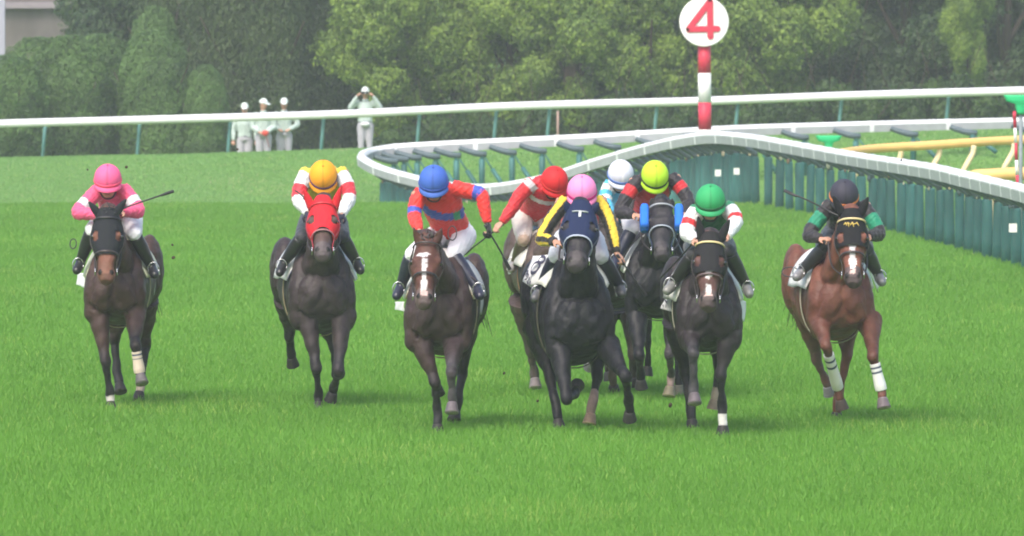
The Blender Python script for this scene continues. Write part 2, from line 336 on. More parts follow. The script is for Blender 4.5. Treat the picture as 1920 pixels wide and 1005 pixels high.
# ------------------------------------------------------------------ signs and markers
m_red = mat("sign_red", (.60,.035,.075), .45, .05); m_swhite = mat("sign_white", (.83,.82,.80), .45, .04)
DS = 187.5; sgn = root("distance_sign", (PD(1321,250,DS)[0], DS, 0), "tall red and white banded pole carrying a white disc with a red 4", "distance sign")
xc = lambda y: 1321+(y-150)*.008
for (y0, y1, m_) in ((86,137,m_red),(137,192,m_swhite),(192,243,m_red),(243,296,m_swhite),(296,345,m_red)):
    b = MB(); b.loft([PD(xc(y0),y0,DS), PD(xc(y1),y1,DS)], [(.128,.128)]*2, n=20, step=9); b.build("pole_band", m_, sgn)
b = MB(); p = PD(xc(345),345,DS); b.loft([p, V(p[0], DS, -.1)], [(.128,.128)]*2, n=20, step=9); b.build("pole_band", m_swhite, sgn)
cdisc = PD(1320,41,DS-.15); b = MB(); b.loft([cdisc+V(0,.05,0), cdisc+V(0,.04,0), cdisc+V(0,-.04,0), cdisc+V(0,-.05,0)], [(.465,.465),(.482,.482),(.482,.482),(.465,.465)], side=(1,0,0), n=48, step=9, smooth=False); disc = b.build("disc", m_swhite, sgn, smooth=False)
b = MB()
for st in (((1330,4),(1292,54)), ((1292,55),(1345,54)), ((1331,3),(1332,68))):
    q = [PD(x, y, DS-.215) for x, y in st]
    b.loft([q[0]+(q[0]-q[1])*.0, q[1]], [(.062,.012)]*2, side=(np.cross(nrm(q[1]-q[0]), (0,1.,0))), n=12, step=9, e=4)
    for w in q: b.loft([w+V(0,.011,0), w-V(0,.004,0)], [.0615,.0615], n=20, step=9)
b.build("numeral", m_red, disc, org=sgn['_org'], smooth=False)
def green_marker(label, x, ytop, ybase, D, wpx):
    s = FPX/D; p = PD(x, ytop, D); w = wpx/s/2; r = root("green_marker", (p[0], D, 0), label, "course marker", "green T shaped markers in the infield")
    b = MB(); b.loft([p, p-V(0,0,.10), p-V(0,0,.14), p-V(0,0,.30)], [(w,.10),(w*.82,.10),(w*.36,.08),(w*.2,.06)], side=(1,0,0), n=16, step=.05, e=4, smooth=False)
    b.build("marker_head", mat("marker_green", (.02,.50,.19), .5, .06), r)
    b = MB(); g = terr(p[0], D); b.loft([p-V(0,0,.28), V(p[0], D, g-.05)], [.03,.03], n=10, step=9); b.build("pole", mat("grey_pole", (.22,.25,.27), .5, .1), r)
green_marker("small bright green T shaped marker just above the white rail, left of the yellow rail", 1554, 254, 300, 190, 50)
green_marker("large bright green T shaped marker on a grey pole at the right edge", 1914, 178, 350, 150, 66)
sp = root("striped_pole", (PD(1904,300,152)[0], 152, 0), "thin red and white striped pole with a red tip near the right edge", "marker pole")
ys = [210,240,268,300,328,352,400,470]
for i in range(7):
    b = MB(); b.loft([PD(1902+i*1.3,ys[i],152), PD(1902+(i+1)*1.3,ys[i+1],152)], [(.026,.026)]*2, n=10, step=9)
    if i == 0: b.loft([PD(1902,212,152)+V(0,0,.03), PD(1902,224,152)], [.02,.034], n=10, step=9)
    b.build("pole_band", m_red if i in (0,2,4,6) else m_swhite, sp)

# ------------------------------------------------------------------ trees, hedges, building
m_leaf = mat("leaf", rough=.5, spec=.25, attr=True, trans=.25)
m_bark = mat("bark", (.055,.040,.032), .9, .3, 8, .8, 25, .1, stretch=(1,1,.3))
def leafmesh(name, blobs, n, size, c0, c1, depth=.35, asp=.6, droop=.25, vert=0.0, rough=.18, tipk=0.0):
    B = np.array(blobs, float); w = B[:,3]*B[:,5]+B[:,4]*B[:,5]; k = RNG.choice(len(B), n, p=w/w.sum())
    d = RNG.normal(size=(n,3)); d /= np.linalg.norm(d, axis=1)[:,None]; b = B[k]
    lump = 1+rough*np.sin(d[:,0]*7+k)*np.sin(d[:,2]*8+k*1.7)*np.sin(d[:,1]*6+k*.6)+rough*.5*np.sin(d[:,0]*17+k)*np.sin(d[:,2]*19)*np.sin(d[:,1]*15)
    r = lump*(1-depth*RNG.random(n)**2); P = b[:,:3]+d*b[:,3:6]*r[:,None]
    nn = d+RNG.normal(0, .55, (n,3)); nn[:,2] += droop; nn /= np.linalg.norm(nn, axis=1)[:,None]
    t = np.cross(nn, RNG.normal(size=(n,3))); t[:,2] += vert*2; t -= nn*(t*nn).sum(1)[:,None]; t /= np.linalg.norm(t, axis=1)[:,None]; s = np.cross(nn, t)
    sz = size*(.6+.8*RNG.random(n))[:,None]; Q = np.stack([P-t*sz, P+s*sz*asp, P+t*sz, P-s*sz*asp], 1)
    clump = .5+.5*np.sin(k*2.4+P[:,0]*2.1)*np.sin(P[:,2]*2.7+k)
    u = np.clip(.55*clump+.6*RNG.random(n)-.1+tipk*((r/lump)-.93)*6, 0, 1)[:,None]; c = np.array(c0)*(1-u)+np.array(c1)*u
    return npmesh(name, Q.reshape(-1,3), np.arange(4*n).reshape(-1,4), np.repeat(c, 4, 0), m_leaf)
def crown_obj(me, parent, name="crown"):
    o = bpy.data.objects.new(name, me); COL.objects.link(o); o.parent = parent; return o
def trunkmesh(h, r, lean=.15, limbs=3, seed=1):
    rr = random.Random(seed); b = MB(); b.loft([V(0,0,-.2), V(0,0,.2), V(lean*.5,0,h*.5), V(lean,.05,h)], [r*1.25, r, r*.8, r*.45], n=10, step=.3)
    for i in range(limbs):
        a = i*2.1+seed; z = h*(.45+.15*i); b.loft([V(lean*.5,0,z), V(math.cos(a)*.6, math.sin(a)*.5, z+.7), V(math.cos(a)*1.3, math.sin(a)*1.0, z+1.7)], [r*.5, r*.32, r*.12], n=8, step=.3)
    return b
_tm = {}
def place_tree(name, label, cat, loc, crown_me, trunk=(3.0,.16,1), scale=(1,1,1), rz=0.0, group=None):
    o = empty(name, loc, label, cat, group); o.rotation_euler = (0,0,rz); o.scale = scale
    crown_obj(crown_me, o)
    if trunk not in _tm:
        m = trunkmesh(trunk[0], trunk[1], seed=trunk[2]).mesh("trunk"); m.materials.append(m_bark); m.polygons.foreach_set("use_smooth", [True]*len(m.polygons)); _tm[trunk] = m
    crown_obj(_tm[trunk], o, "trunk"); return o
rb = random.Random(3)
def cluster(n, rx, ry, z0, z1, r0, r1):
    out = []
    for i in range(n):
        a = rb.random()*6.283; q = math.sqrt(rb.random()); z = z0+(z1-z0)*rb.random(); env = math.sin(math.pi*min(max((z-z0)/(z1-z0)*.8+.15,0),1))**.5
        r = r0+(r1-r0)*rb.random(); out.append((math.cos(a)*rx*q*env, math.sin(a)*ry*q*env, z, r, r*.9, r*.75))
    return out
DKG, MDG, BRG = (.016,.040,.018), (.035,.085,.022), (.115,.215,.032)
broad = [leafmesh("leaf_crown", cluster(34, 1.7, 1.4, .9, 5.2, .45, .95), 90000, .047, (.060,.120,.028), (.29,.41,.060), rough=.35) for _ in range(3)]
dark = [leafmesh("dark_crown", cluster(26, 1.7, 1.3, .4, 5.8, .5, 1.0), 62000, .06, (.030,.062,.028), (.085,.135,.045), rough=.35) for _ in range(2)]
shrub = leafmesh("shrub_crown", cluster(12, 1.1, .7, .2, .95, .3, .5), 16000, .05, (.02,.05,.014), (.07,.13,.026))
conif = [leafmesh("conifer_crown", [(0,0,z,1.15*max(.25,1-(z/7.4)**2*.75),1.0*max(.25,1-(z/7.4)**2*.75),.9) for z in np.linspace(.3,6.8,9)]+[(.5*math.cos(i*1.3),.5*math.sin(i*1.3),.6+i*.42,.55,.5,1.1) for i in range(12)], 46000, .055, (.036,.068,.026), (.105,.150,.050), asp=.28, vert=1.6, depth=.3, rough=.25) for _ in range(2)]
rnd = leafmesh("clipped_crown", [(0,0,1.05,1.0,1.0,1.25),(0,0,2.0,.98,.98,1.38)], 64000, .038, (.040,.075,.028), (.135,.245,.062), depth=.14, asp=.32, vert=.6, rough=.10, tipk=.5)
GT = "trees behind the far rail"
def px_tree(x, D, dz=0.0): X = (x-960)/FPX*D; return (X, D, terr(X, D)+dz)
# rounded clipped conifers, left
for i, (x, D, sx, h, lab) in enumerate((
    (-60, 236, 1.0, 2.7, "clipped rounded conifer standing mostly outside the left edge of the hedge row"),
    (15, 235, 1.12, 2.55, "lowest clipped rounded conifer of the hedge row, at its left end"),
    (70, 238, 1.12, 2.98, "second clipped rounded conifer from the left, below the concrete building"),
    (128, 237, 1.08, 3.02, "third clipped rounded conifer from the left, below the middle of the concrete building"),
    (188, 239, 1.05, 3.06, "clipped rounded conifer below the right end of the concrete building"),
    (292, 236.5, .98, 3.15, "largest clipped rounded conifer, a broad dome right of the concrete building"),
    (290, 243, .72, 3.75, "small clipped conifer top peeking above the largest dome"),
    (386, 236, .62, 2.3, "small low clipped conifer at the right end of the rounded hedge row"))):
    X, D_, z = px_tree(x, D); top = h
    place_tree("clipped_conifer", lab, "conifer", (X, D_, z-.1), rnd, (1.2,.1,2), (sx, sx*.9, (h-z+.1)/3.4), i*1.1, GT)
for i, (x, D, s) in enumerate(((312,247,.92),(362,248,1.0),(400,245,.95),(455,244,1.0),(515,243,.95),(570,244.5,1.0),(625,246,1.05))):
    X, D_, z = px_tree(x, D)
    place_tree("tall_conifer", ("first","second","third","fourth","fifth","sixth","seventh")[i]+" from the left of the tall dark conifers left of the broadleaf trees", "conifer", (X, D_, z), conif[i % 2], (4.5,.15,3), (s*.85, s, s*1.05), i*2.2, GT)
names = ("bright leafy broadleaf tree right of the guard with raised arms", "broadleaf tree behind the blue capped rider's side of the far rail", "broadleaf tree left of the bare brown trunk", "broadleaf tree growing over the bare brown trunk", "bright green broadleaf tree just left of the red 4 sign", "bright green broadleaf tree behind the red 4 sign", "broadleaf tree with low yellow green branches right of the red 4 sign")
for i, (x, D, s, zz) in enumerate(((735,242,1.05,-.3),(850,243,1.0,-.2),(960,242,1.0,-.1),(1085,240.5,1.0,.75),(1215,241,1.05,.2),(1340,242,1.1,.2),(1475,243,1.15,.9))):
    X, D_, z = px_tree(x, D)
    place_tree("broadleaf_tree", names[i], "tree", (X, D_, z), broad[i % 3], (3.2,.17,4), (s*.78, s*.8, s*.92), i*1.7+.4, GT)
dn = ("first","second","third","fourth","fifth","sixth")
for i, (x, D, s) in enumerate(((1600,248,1.1),(1700,246,1.05),(1790,247,1.1),(1880,246,1.1),(1975,247,1.1),(1540,252,1.2))):
    X, D_, z = px_tree(x, D)
    place_tree("dark_tree", "dense dark evergreen tree, "+("just right of the broadleaf trees","second of the dark row at the right","third of the dark row at the right","fourth of the dark row, near the right edge","last of the dark row, beyond the right edge","set back in the gap right of the broadleaf trees")[i], "tree", (X, D_, z), dark[i % 2], (3.0,.2,5), (s*.85, s*.9, s), i*1.9, GT)
X, D_, z = px_tree(1815, 242)
place_tree("broadleaf_tree", "thin yellow green tree in front of the dark row near the right edge", "tree", (X, D_, z+.4), broad[1], (3.2,.1,6), (.32,.4,.72), 2.0, GT)
for i, x in enumerate((740, 810, 880, 950, 1010, 1140, 1210, 1280, 1350, 1420, 1490, 1560, 1630, 1700, 1770, 1840, 1910)):
    X, D_, z = px_tree(x, 236+.8*(i % 3))
    place_tree("low_shrub", "low dark shrub under the trees behind the far rail, "+("first","second","third","fourth","fifth","sixth","seventh","eighth","ninth","tenth","eleventh","twelfth","thirteenth","fourteenth","fifteenth","sixteenth","seventeenth")[i]+" from the left", "shrub", (X, D_, z-.25), shrub, (.5,.04,7), (.85,.9,.95+.2*(i % 3)), i*1.3, "low shrubs under the trees")
for i in range(16):                                       # dense row closing the view behind
    x = -60+i*135; X, D_, z = px_tree(x, 258+1.5*(i % 2))
    if x < 200: continue
    place_tree("backing_tree", "dark tree closing the background row, number %s from the left" % ("one two three four five six seven eight nine ten eleven twelve thirteen fourteen fifteen sixteen".split()[i-2 if i > 1 else 0]), "tree", (X, D_, z-.3), dark[i % 2], (3.0,.2,5), (1.3,.9,1.1), i*.9, "background row of dark trees")
tr = root("bare_trunk", px_tree(1075, 240.5), "thick bare brown tree trunk standing behind the far rail", "tree trunk"); o_ = V(*tr['_org'])
b = MB(); b.loft([o_+V(0,0,-.2), o_+V(0,0,.1), o_+V(.02,0,.8), o_+V(-.03,0,1.7), o_+V(.1,.2,3.2)], [.34,.27,.235,.22,.16], n=14, step=.15); b.loft([o_+V(0,0,1.9), o_+V(-.3,.3,2.4), o_+V(-.5,.5,2.9)], [.14,.1,.06], n=8); b.build("trunk", m_bark, tr)
st = root("thin_stake", px_tree(1046, 234), "thin pinkish brown stake left of the bare trunk", "stake"); o_ = V(*st['_org'])
b = MB(); b.loft([o_+V(0,0,-.1), o_+V(0,0,.95)], [.03,.026], n=8, step=9); b.build("stake_post", mat("stake", (.35,.24,.20), .8, .2), st)
# building far left
m_conc = mat("concrete", (.17,.15,.145), .85, .35, 1.4, .3, 12, .2, stretch=(1,1,.45), hue=(.10,.085,.08)); m_ledge = mat("concrete_ledge", (.25,.22,.235), .8, .12, 4)
bd = root("concrete_building", (-14.5, 268, .4), "weathered grey beige concrete building with a projecting ledge, top left corner", "building")
sB = FPX/268.0; Zp = lambda y: HC-(y-YH)/sB; xr = (214-960)/sB
b = MB(); b.box((xr-7.0, 271, (Zp(16)+0)/2), (7.0, 3, (Zp(16)-0)/2)); b.build("wall", m_conc, bd, smooth=False)
b = MB(); b.box((xr-7.0, 270.95, Zp(12)), (7.06, 3.2, .055)); b.box((xr-7.0, 271, Zp(12)+.09), (7.02, 3.1, .035)); b.build("ledge", m_ledge, bd, smooth=False)
b = MB(); b.box((xr-7.0, 271.1, Zp(12)+1.73), (6.95, 2.9, 1.6)); b.build("upper_wall", m_conc, bd, smooth=False)
for i in range(4):
    b = MB(); b.box((xr-2-i*3.3, 268.17, Zp(12)+1.9), (.9, .06, .7)); f = b.build("window", mat("window_frame", (.35,.36,.37), .4), bd, smooth=False)
    b = MB(); b.box((xr-2-i*3.3, 268.10, Zp(12)+1.9), (.8, .02, .6)); b.build("pane", mat("window_glass", (.05,.06,.07), .1, spec=.8), f, org=bd['_org'], smooth=False)
pl = root("white_pillar", ((2-960)/FPX*262, 262, .2), "pale square pillar at the top left corner, in front of the concrete building", "pillar")
b = MB(); o_ = V(*pl['_org']); b.box(o_+V(0,0,2.2), (.11,.11,2.4)); b.box(o_+V(0,0,4.65), (.15,.15,.05)); b.build("shaft", mat("pillar_white", (.36,.36,.44), .6, .05), pl, smooth=False)
# ------------------------------------------------------------------ people
SKIN = (.50,.27,.19)
def m_(name, **k): return mat(name, **k)
m_skin = mat("skin", rough=.5, attr=True, spec=.35, noise=.05, nscale=30)
m_cloth = mat("silks", rough=.55, attr=True, spec=.3, noise=.06, nscale=25, bump=.25, bscale=35, sheen=.15)
m_boot = mat("boot_leather", rough=.3, attr=True, spec=.5, noise=.1, nscale=30)
m_helm = mat("cap_cover", rough=.62, attr=True, spec=.22, noise=.07, nscale=18, bump=.3, bscale=28, stretch=(1,1,.4))
m_goggle = mat("goggle", (.012,.012,.015), .12, spec=.8)
def hand(b, w, d, up, L, col, grip=1.0, sc=1.0):
    """palm plus four bent fingers and a thumb; w wrist, d pointing direction, up back of the hand, L thumb side"""
    d = nrm(d); up = nrm(up-d*np.dot(up, d)); s = np.cross(d, up)*L; k = sc
    b.loft([w-d*.02*k, w+d*.03*k, w+d*.075*k], [(.026*k,.018*k),(.036*k,.017*k),(.038*k,.015*k)], side=s, col=col, n=12, step=.01, e=2.6)
    for i, (ln, o) in enumerate(((.036,.028),(.041,.010),(.038,-.009),(.030,-.027))):
        p0 = w+d*.068*k+s*o*k; p1 = p0+(d*.9-up*.35*grip)*ln*k; p2 = p1+(d*(.5-.9*grip)-up*.95)*ln*.75*k; p3 = p2+(-d*.9*grip-up*.25)*ln*.6*k
        b.loft([p0, p1, p2, p3], [.0098*k,.0093*k,.0085*k,.007*k], side=s, col=col, n=8, step=.008)
    t0 = w+d*.022*k+s*.028*k; t1 = t0+(s*.75+d*.6-up*.3)*.035*k; t2 = t1+(-s*.25+d*.7-up*.75)*.032*k
    b.loft([t0, t1, t2], [.0125*k,.011*k,.0085*k], side=up, col=col, n=8, step=.008)
def head(b, c, f, u, hair=(.02,.016,.014)):
    """c centre of the skull, f facing, u up"""
    f = nrm(f); u = nrm(u-f*np.dot(u, f)); s = np.cross(f, u)
    def hc(dx, dy, dz): return hair if (dz > .42 or (dy < -.1 and dz > -.35)) else SKIN
    b.ball(c, (.082,.100,.112), hc, ax=(s, f, u), n=24, m=18)
    b.loft([c-u*.03+f*.02, c-u*.08+f*.035, c-u*.118+f*.05], [(.073,.074),(.062,.060),(.034,.032)], side=s, col=SKIN, n=16, step=.01)
    b.loft([c+u*.005+f*.09, c-u*.028+f*.112, c-u*.042+f*.092], [.009,.013,.015], side=s, col=SKIN, n=8, step=.006)     # nose
    b.loft([c-u*.068+f*.086-s*.02, c-u*.068+f*.098, c-u*.068+f*.086+s*.02], [.006,.008,.006], side=u, col=(.36,.12,.10), n=8, step=.006)  # lips
    b.loft([c+u*.022+f*.086-s*.05, c+u*.03+f*.094, c+u*.022+f*.086+s*.05], [.008]*3, side=u, col=(.10,.06,.045), n=8, step=.008)   # brow
    for e in (-1, 1):
        b.ball(c+s*e*.031+f*.084+u*.004, (.014,.008,.008), (.75,.72,.7), ax=(s, f, u), n=8, m=6); b.ball(c+s*e*.031+f*.091+u*.004, (.006,.004,.006), (.02,.015,.012), ax=(s, f, u), n=8, m=6)
        b.ball(c+s*e*.077-u*.008, (.012,.022,.034), (.47,.24,.17), ax=(s, f, u), n=10, m=8)
    return f, u, s
def figure(J, outfit, name="person", label="", cat="person", group=None, vox=.011, handsc=1.0, bare_hands=True):
    """J world joints: C head centre, f, u, neck, sh0/1, el0/1, wr0/1, hd0/1 (finger target), pel, waist, hip0/1, kn0/1, an0/1, to0/1"""
    org = J['org']; r = root(name, org, label, cat, group); P = J
    sh = P['sh1']-P['sh0']; sv = nrm(sh); o = outfit
    hs = (P['sh0']+P['sh1'])/2
    chest = hs*.72+P['pel']*.28; waist = hs*.30+P['pel']*.70
    b = MB(); f, u, s = head(b, P['C'], P['f'], P['u'])
    b.loft([P['C']-u*.05-f*.01, (P['C']-u*.10)*.5+hs*.5, hs], [.056,.052,.06], side=s, col=SKIN, n=14, step=.015)
    wd = np.linalg.norm(sh)/2
    tors = [hs, chest, waist, P['pel']]; tr_ = [(wd*.62,.07),(wd*.86,.115),(.135,.10),(.16,.12)]
    b.loft(tors, tr_, side=sv, col=SKIN, n=20, step=.02, e=2.3)
    for k in (0, 1):
        a = [P['sh%d'%k], P['sh%d'%k]*.5+P['el%d'%k]*.5, P['el%d'%k], P['el%d'%k]*.6+P['wr%d'%k]*.4, P['wr%d'%k]]
        b.loft(a, [.054,.045,.038,.038,.025], side=(0,1,0), col=SKIN, n=14, step=.015); b.ball(P['el%d'%k], .039, SKIN)
        d = P['hd%d'%k]-P['wr%d'%k]; gl = o.get('glove')
        hand(b, P['wr%d'%k], d, P.get('up%d'%k, V(0,-.3,1)), -1 if k else 1, SKIN, sc=handsc)
        b.loft([P['pel']*.4+P['hip%d'%k]*.6, P['hip%d'%k], P['hip%d'%k]*.5+P['kn%d'%k]*.5, P['kn%d'%k]], [.10,.088,.074,.056], side=sv, col=SKIN, n=16, step=.02)
        b.loft([P['kn%d'%k], P['kn%d'%k]*.6+P['an%d'%k]*.4, P['an%d'%k]], [.055,.052,.036], side=sv, col=SKIN, n=14, step=.02)
        b.loft([P['an%d'%k]-nrm(P['to%d'%k]-P['an%d'%k])*.03, P['an%d'%k]*.5+P['to%d'%k]*.5, P['to%d'%k]], [.035,.038,.026], side=sv, col=SKIN, n=12, step=.02)
    b.build("body", m_skin, r, remesh=vox*.75 if bare_hands else vox, sm=1)
    # jacket
    b = MB(); tc = o['torso']
    b.loft([hs+(hs-chest)*.12]+tors[:3]+[waist*.35+P['pel']*.65], [(wd*.42,.06),(wd*.74,.098),(wd*.98,.145),(.165,.135),(.18,.142)], side=sv, col=tc, n=28, step=.012, e=2.3)
    for k in (0, 1):
        a = [P['sh%d'%k]-(P['sh%d'%k]-hs)*.25, P['sh%d'%k]*.5+P['el%d'%k]*.5, P['el%d'%k], P['el%d'%k]*.55+P['wr%d'%k]*.45, P['wr%d'%k]+(P['wr%d'%k]-P['el%d'%k])*-.03]
        slv = o['sleeve'][k] if isinstance(o['sleeve'], list) else o['sleeve']
        q = o.get('puff', 1.0); b.loft(a, [.076*q,.066*q,.060*q,.056*q,.036*q], side=P.get('as', (0,1,0)), col=slv, n=20, step=.010); b.ball(P['el%d'%k], .058*q, lambda *d: (slv(.5, d[1], d[0]) if callable(slv) else slv))
    b.build("jacket", m_cloth, r, remesh=vox, sm=2, jit=.0042, jsc=o.get('wr', 13))
    if 'collar' in o:
        b = MB(); b.loft([hs*.8+(P['C']-u*.1)*.2, hs*.45+(P['C']-u*.1)*.55], [(.082,.078),(.066,.064)], side=s, col=o['collar'], n=16, step=.02); b.build("collar", m_cloth, r)
    b = MB(); b.loft([waist, P['pel'], P['pel']+(P['pel']-waist)*.35], [(.150,.118),(.185,.15),(.12,.11)], side=sv, col=o['breech'], n=24, step=.012)
    for k in (0, 1):
        b.loft([P['pel']*.4+P['hip%d'%k]*.6, P['hip%d'%k], P['hip%d'%k]*.5+P['kn%d'%k]*.5, P['kn%d'%k]], [.125,.112,.095,.07], side=sv, col=o['breech'], n=18, step=.012); b.ball(P['kn%d'%k], .068, o['breech2'] if 'breech2' in o else o['breech'])
        if o.get('long'): b.loft([P['kn%d'%k], P['kn%d'%k]*.5+P['an%d'%k]*.5, P['an%d'%k]], [.075,.078,.072], side=sv, col=o['breech'], n=16, step=.012)
    b.build("trousers", m_cloth, r, remesh=vox, sm=2, jit=.003, jsc=8)
    for k in (0, 1):
        an, to, kn = P['an%d'%k], P['to%d'%k], P['kn%d'%k]; fd = nrm(to-an); b = MB(); bc = o['boot']
        if not o.get('long'): b.loft([kn*.93+an*.07, kn*.6+an*.4, an*.85+kn*.15, an], [.068,.067,.05,.048], side=sv, col=bc, n=16, step=.015)
        b.loft([an-fd*.055, an-fd*.03+V(0,0,-.012), an*.5+to*.5+V(0,0,-.008), to, to+fd*.03], [.036,.047,.048,.042,.022], side=sv, col=o.get('toe', bc), n=16, step=.015)
        b.build("boot", m_boot, r, remesh=vox, sm=1)
    if o.get('glove'):
        for k in (0, 1):
            b = MB(); hand(b, P['wr%d'%k], P['hd%d'%k]-P['wr%d'%k], P.get('up%d'%k, V(0,-.3,1)), -1 if k else 1, o['glove'], sc=handsc*1.16); b.build("glove", m_cloth, r)
    return r, f, u, s
def helmet(r, C, f, u, s, col, band, vis=None, seam=None, sc=1.0):
    def hc(dx, dy, dz): return (seam or tuple(c*.72 for c in col)) if (abs(dx) < (.07 if seam else .035)) else col
    b = MB(); cc = C+u*.058; b.ball(cc, (.130*sc,.148*sc,.135*sc), hc, ax=(s, f, u), n=40, m=26, cut=-.12)
    b.ball(cc+u*.134*sc, (.012,.012,.008), tuple(x*.6 for x in col), ax=(s, f, u), n=8, m=6)
    h = b.build("helmet", m_helm, r)
    b = MB(); b.loft([C+s*.090+u*.02-f*.005, C+s*.083-u*.05+f*.02, C+s*.045-u*.118+f*.052, C-u*.132+f*.060, C-s*.045-u*.118+f*.052, C-s*.083-u*.05+f*.02, C-s*.090+u*.02-f*.005], [(.004,.008)]*7, side=f, col=(.03,.03,.035), n=6, step=.02); b.build("chin_strap", m_helm, h, org=r['_org'])
    b = MB(); n = 40
    ring = [cc-u*.020+s*math.cos(a)*.131*sc+f*math.sin(a)*.149*sc for a in np.linspace(0, 2*math.pi, n)]
    b.loft(ring, [(.014,.006)]*n, side=u, col=band, n=8, step=9, smooth=False); b.build("helmet_band", m_helm, h, org=r['_org'])
    b = MB(); rows = []
    for k, q in enumerate((.90, 1.0, 1.12, 1.20)):
        for j in range(17):
            a = math.pi*(.10+.80*j/16); rows.append(cc+s*math.cos(a)*.131*sc*(.9+.1*q)*min(q,1.04)+f*math.sin(a)*.149*sc*q-u*(.030+.012*k*k/3))
    fs = [(i*17+j, i*17+j+1, (i+1)*17+j+1, (i+1)*17+j) for i in range(3) for j in range(16)]
    rows2 = [p-u*.008 for p in rows]; o2 = len(rows)
    fs2 = [tuple(reversed([x+o2 for x in q_])) for q_ in fs]; E = [3*17+j for j in range(17)]; ed = [(a, b_, b_+o2, a+o2) for a, b_ in zip(E, E[1:])]
    b.add(rows+rows2, fs+fs2+ed, vis or col); b.build("helmet_peak", m_helm, h, org=r['_org'])
def goggles(r, C, f, u, s, col=None):
    b = MB(); q = [C+s*x*.074+f*(.108-.034*x*x)+u*.012 for x in np.linspace(-1, 1, 9)]
    b.loft(q, [(.021,.010)]*9, side=u, col=(.02,.02,.02), n=10, step=9, smooth=False, e=3); b.build("goggles", m_goggle if col is None else mat("goggle_clear", (.25,.22,.20), .15, spec=.8), r)
def fvec(yaw, pitch):                       # yaw degrees to image right, pitch degrees down; 0,0 faces the camera
    y, p = math.radians(yaw), math.radians(pitch); f = V(math.sin(y)*math.cos(p), -math.cos(y)*math.cos(p), -math.sin(p))
    u = V(math.sin(y)*math.sin(p)*1, -math.cos(y)*math.sin(p), math.cos(p)); return f, u
# guards behind the far rail
PALE = (.42,.50,.46); PANT = (.40,.385,.43)
def guard(x, ytop, D, label, pose, hgt=1.86, capyaw=0):
    top = PD(x, ytop, D); X = top[0]; z0 = top[2]-hgt; B = lambda dx, dy, dz: V(X+dx, D-dy, z0+dz*hgt/1.75)
    f, u = fvec(capyaw, 8); J = dict(org=(X, D, z0), C=B(0,.02,1.635), f=f, u=u, pel=B(0,0,.93))
    J['sh0'] = B(-.19,0,1.42); J['sh1'] = B(.19,0,1.42)
    for k, sg in ((0,-1),(1,1)):
        J['hip%d'%k] = B(sg*.09,0,.88); J['kn%d'%k] = B(sg*.10,.03,.48); J['an%d'%k] = B(sg*.11,0,.08); J['to%d'%k] = B(sg*.14,.14,.03)
        if pose == 'down': e, w, h = (.27,-.02,1.14), (.27,.06,.90), (.26,.10,.80)
        elif pose == 'front': e, w, h = (.26,.02,1.12), (.10,.22,1.0), (-.02,.26,.98)
        elif pose == 'hips': e, w, h = (.32,.0,1.16), (.13,.2,1.04), (.0,.22,1.03)
        else: e, w, h = (.36,.10,1.30), (.19,.17,1.56), (.11,.17,1.64)
        J['el%d'%k] = B(sg*e[0],e[1],e[2]); J['wr%d'%k] = B(sg*w[0],w[1],w[2]); J['hd%d'%k] = B(sg*h[0],h[1],h[2])
        if pose == 'up': J['up%d'%k] = V(sg*.8,-.2,.3)
    r, f, u, s = figure(J, dict(torso=PALE, sleeve=PALE, breech=PANT, boot=(.05,.05,.05), long=True, collar=PALE, puff=1.05, wr=7), label=label, vox=.018, bare_hands=False)
    b = MB(); cc = J['C']+u*.02; b.ball(cc, (.098,.118,.118), (.60,.66,.62), ax=(s, f, u), n=24, m=16, cut=.05); c = b.build("cap", m_cloth, r)
    b = MB(); b.quadsheet([cc-s*.07+f*.10+u*.015, cc+s*.07+f*.10+u*.015, cc+s*.05+f*.20-u*.01, cc-s*.05+f*.20-u*.01], .008, (.70,.76,.74), wav=.002); b.build("cap_peak", m_cloth, c, org=r['_org'])
    b = MB(); pts = [B(.17*math.cos(a), .135*math.sin(a), 1.0) for a in np.linspace(0, 2*math.pi, 20)]; b.loft(pts, [(.02,.008)]*20, side=(0,0,1), col=(.10,.11,.13), n=8, step=9, smooth=False); b.build("belt", m_cloth, r)
    return r, J, B
guard(459, 193, 230, "guard in pale uniform, leftmost of the three together, arms hanging down", 'down')
r, J, B = guard(494, 185, 229.5, "guard with white cap turned to the right, middle of the three, hands clasped", 'front', capyaw=50)
rf = root("red_flag", B(.06,.34,.98), "rolled red flag held by the middle guard", "flag"); b = MB(); q = B(.05,.30,.98); b.ball(q, (.085,.05,.07), (.60,.06,.04), n=12, m=8); b.loft([q, q+V(.10,-.02,-.35)], [.012,.010], col=(.2,.05,.04)); b.build("flag_cloth", m_cloth, rf)
guard(533, 184, 230, "guard in pale uniform, rightmost of the three together, forearms folded at the belt", 'hips')
r, J, B = guard(685, 163, 229, "guard in pale uniform standing alone with both hands raised to his eyes", 'up', hgt=1.93)
bn = root("binoculars", J['C']+J['f']*.16, "dark binoculars held up by the lone guard", "binoculars"); b = MB()
for sg in (-1, 1): b.loft([J['C']+V(sg*.035,-.10,.01), J['C']+V(sg*.04,-.17,0), J['C']+V(sg*.045,-.24,-.01)], [.022,.028,.034], n=10)
b.box(J['C']+V(0,-.15,.0), (.03,.03,.012)); b.build("barrels", mat("binocular_black", (.02,.02,.022), .4), bn)
pb = root("waist_bag", B(0,.20,.98), "white waist bag with a dark strap worn by the lone guard", "bag"); b = MB(); b.ball(B(0,.17,.95), (.11,.045,.055), (.72,.74,.76), n=14, m=10); b.build("pouch", m_cloth, pb)
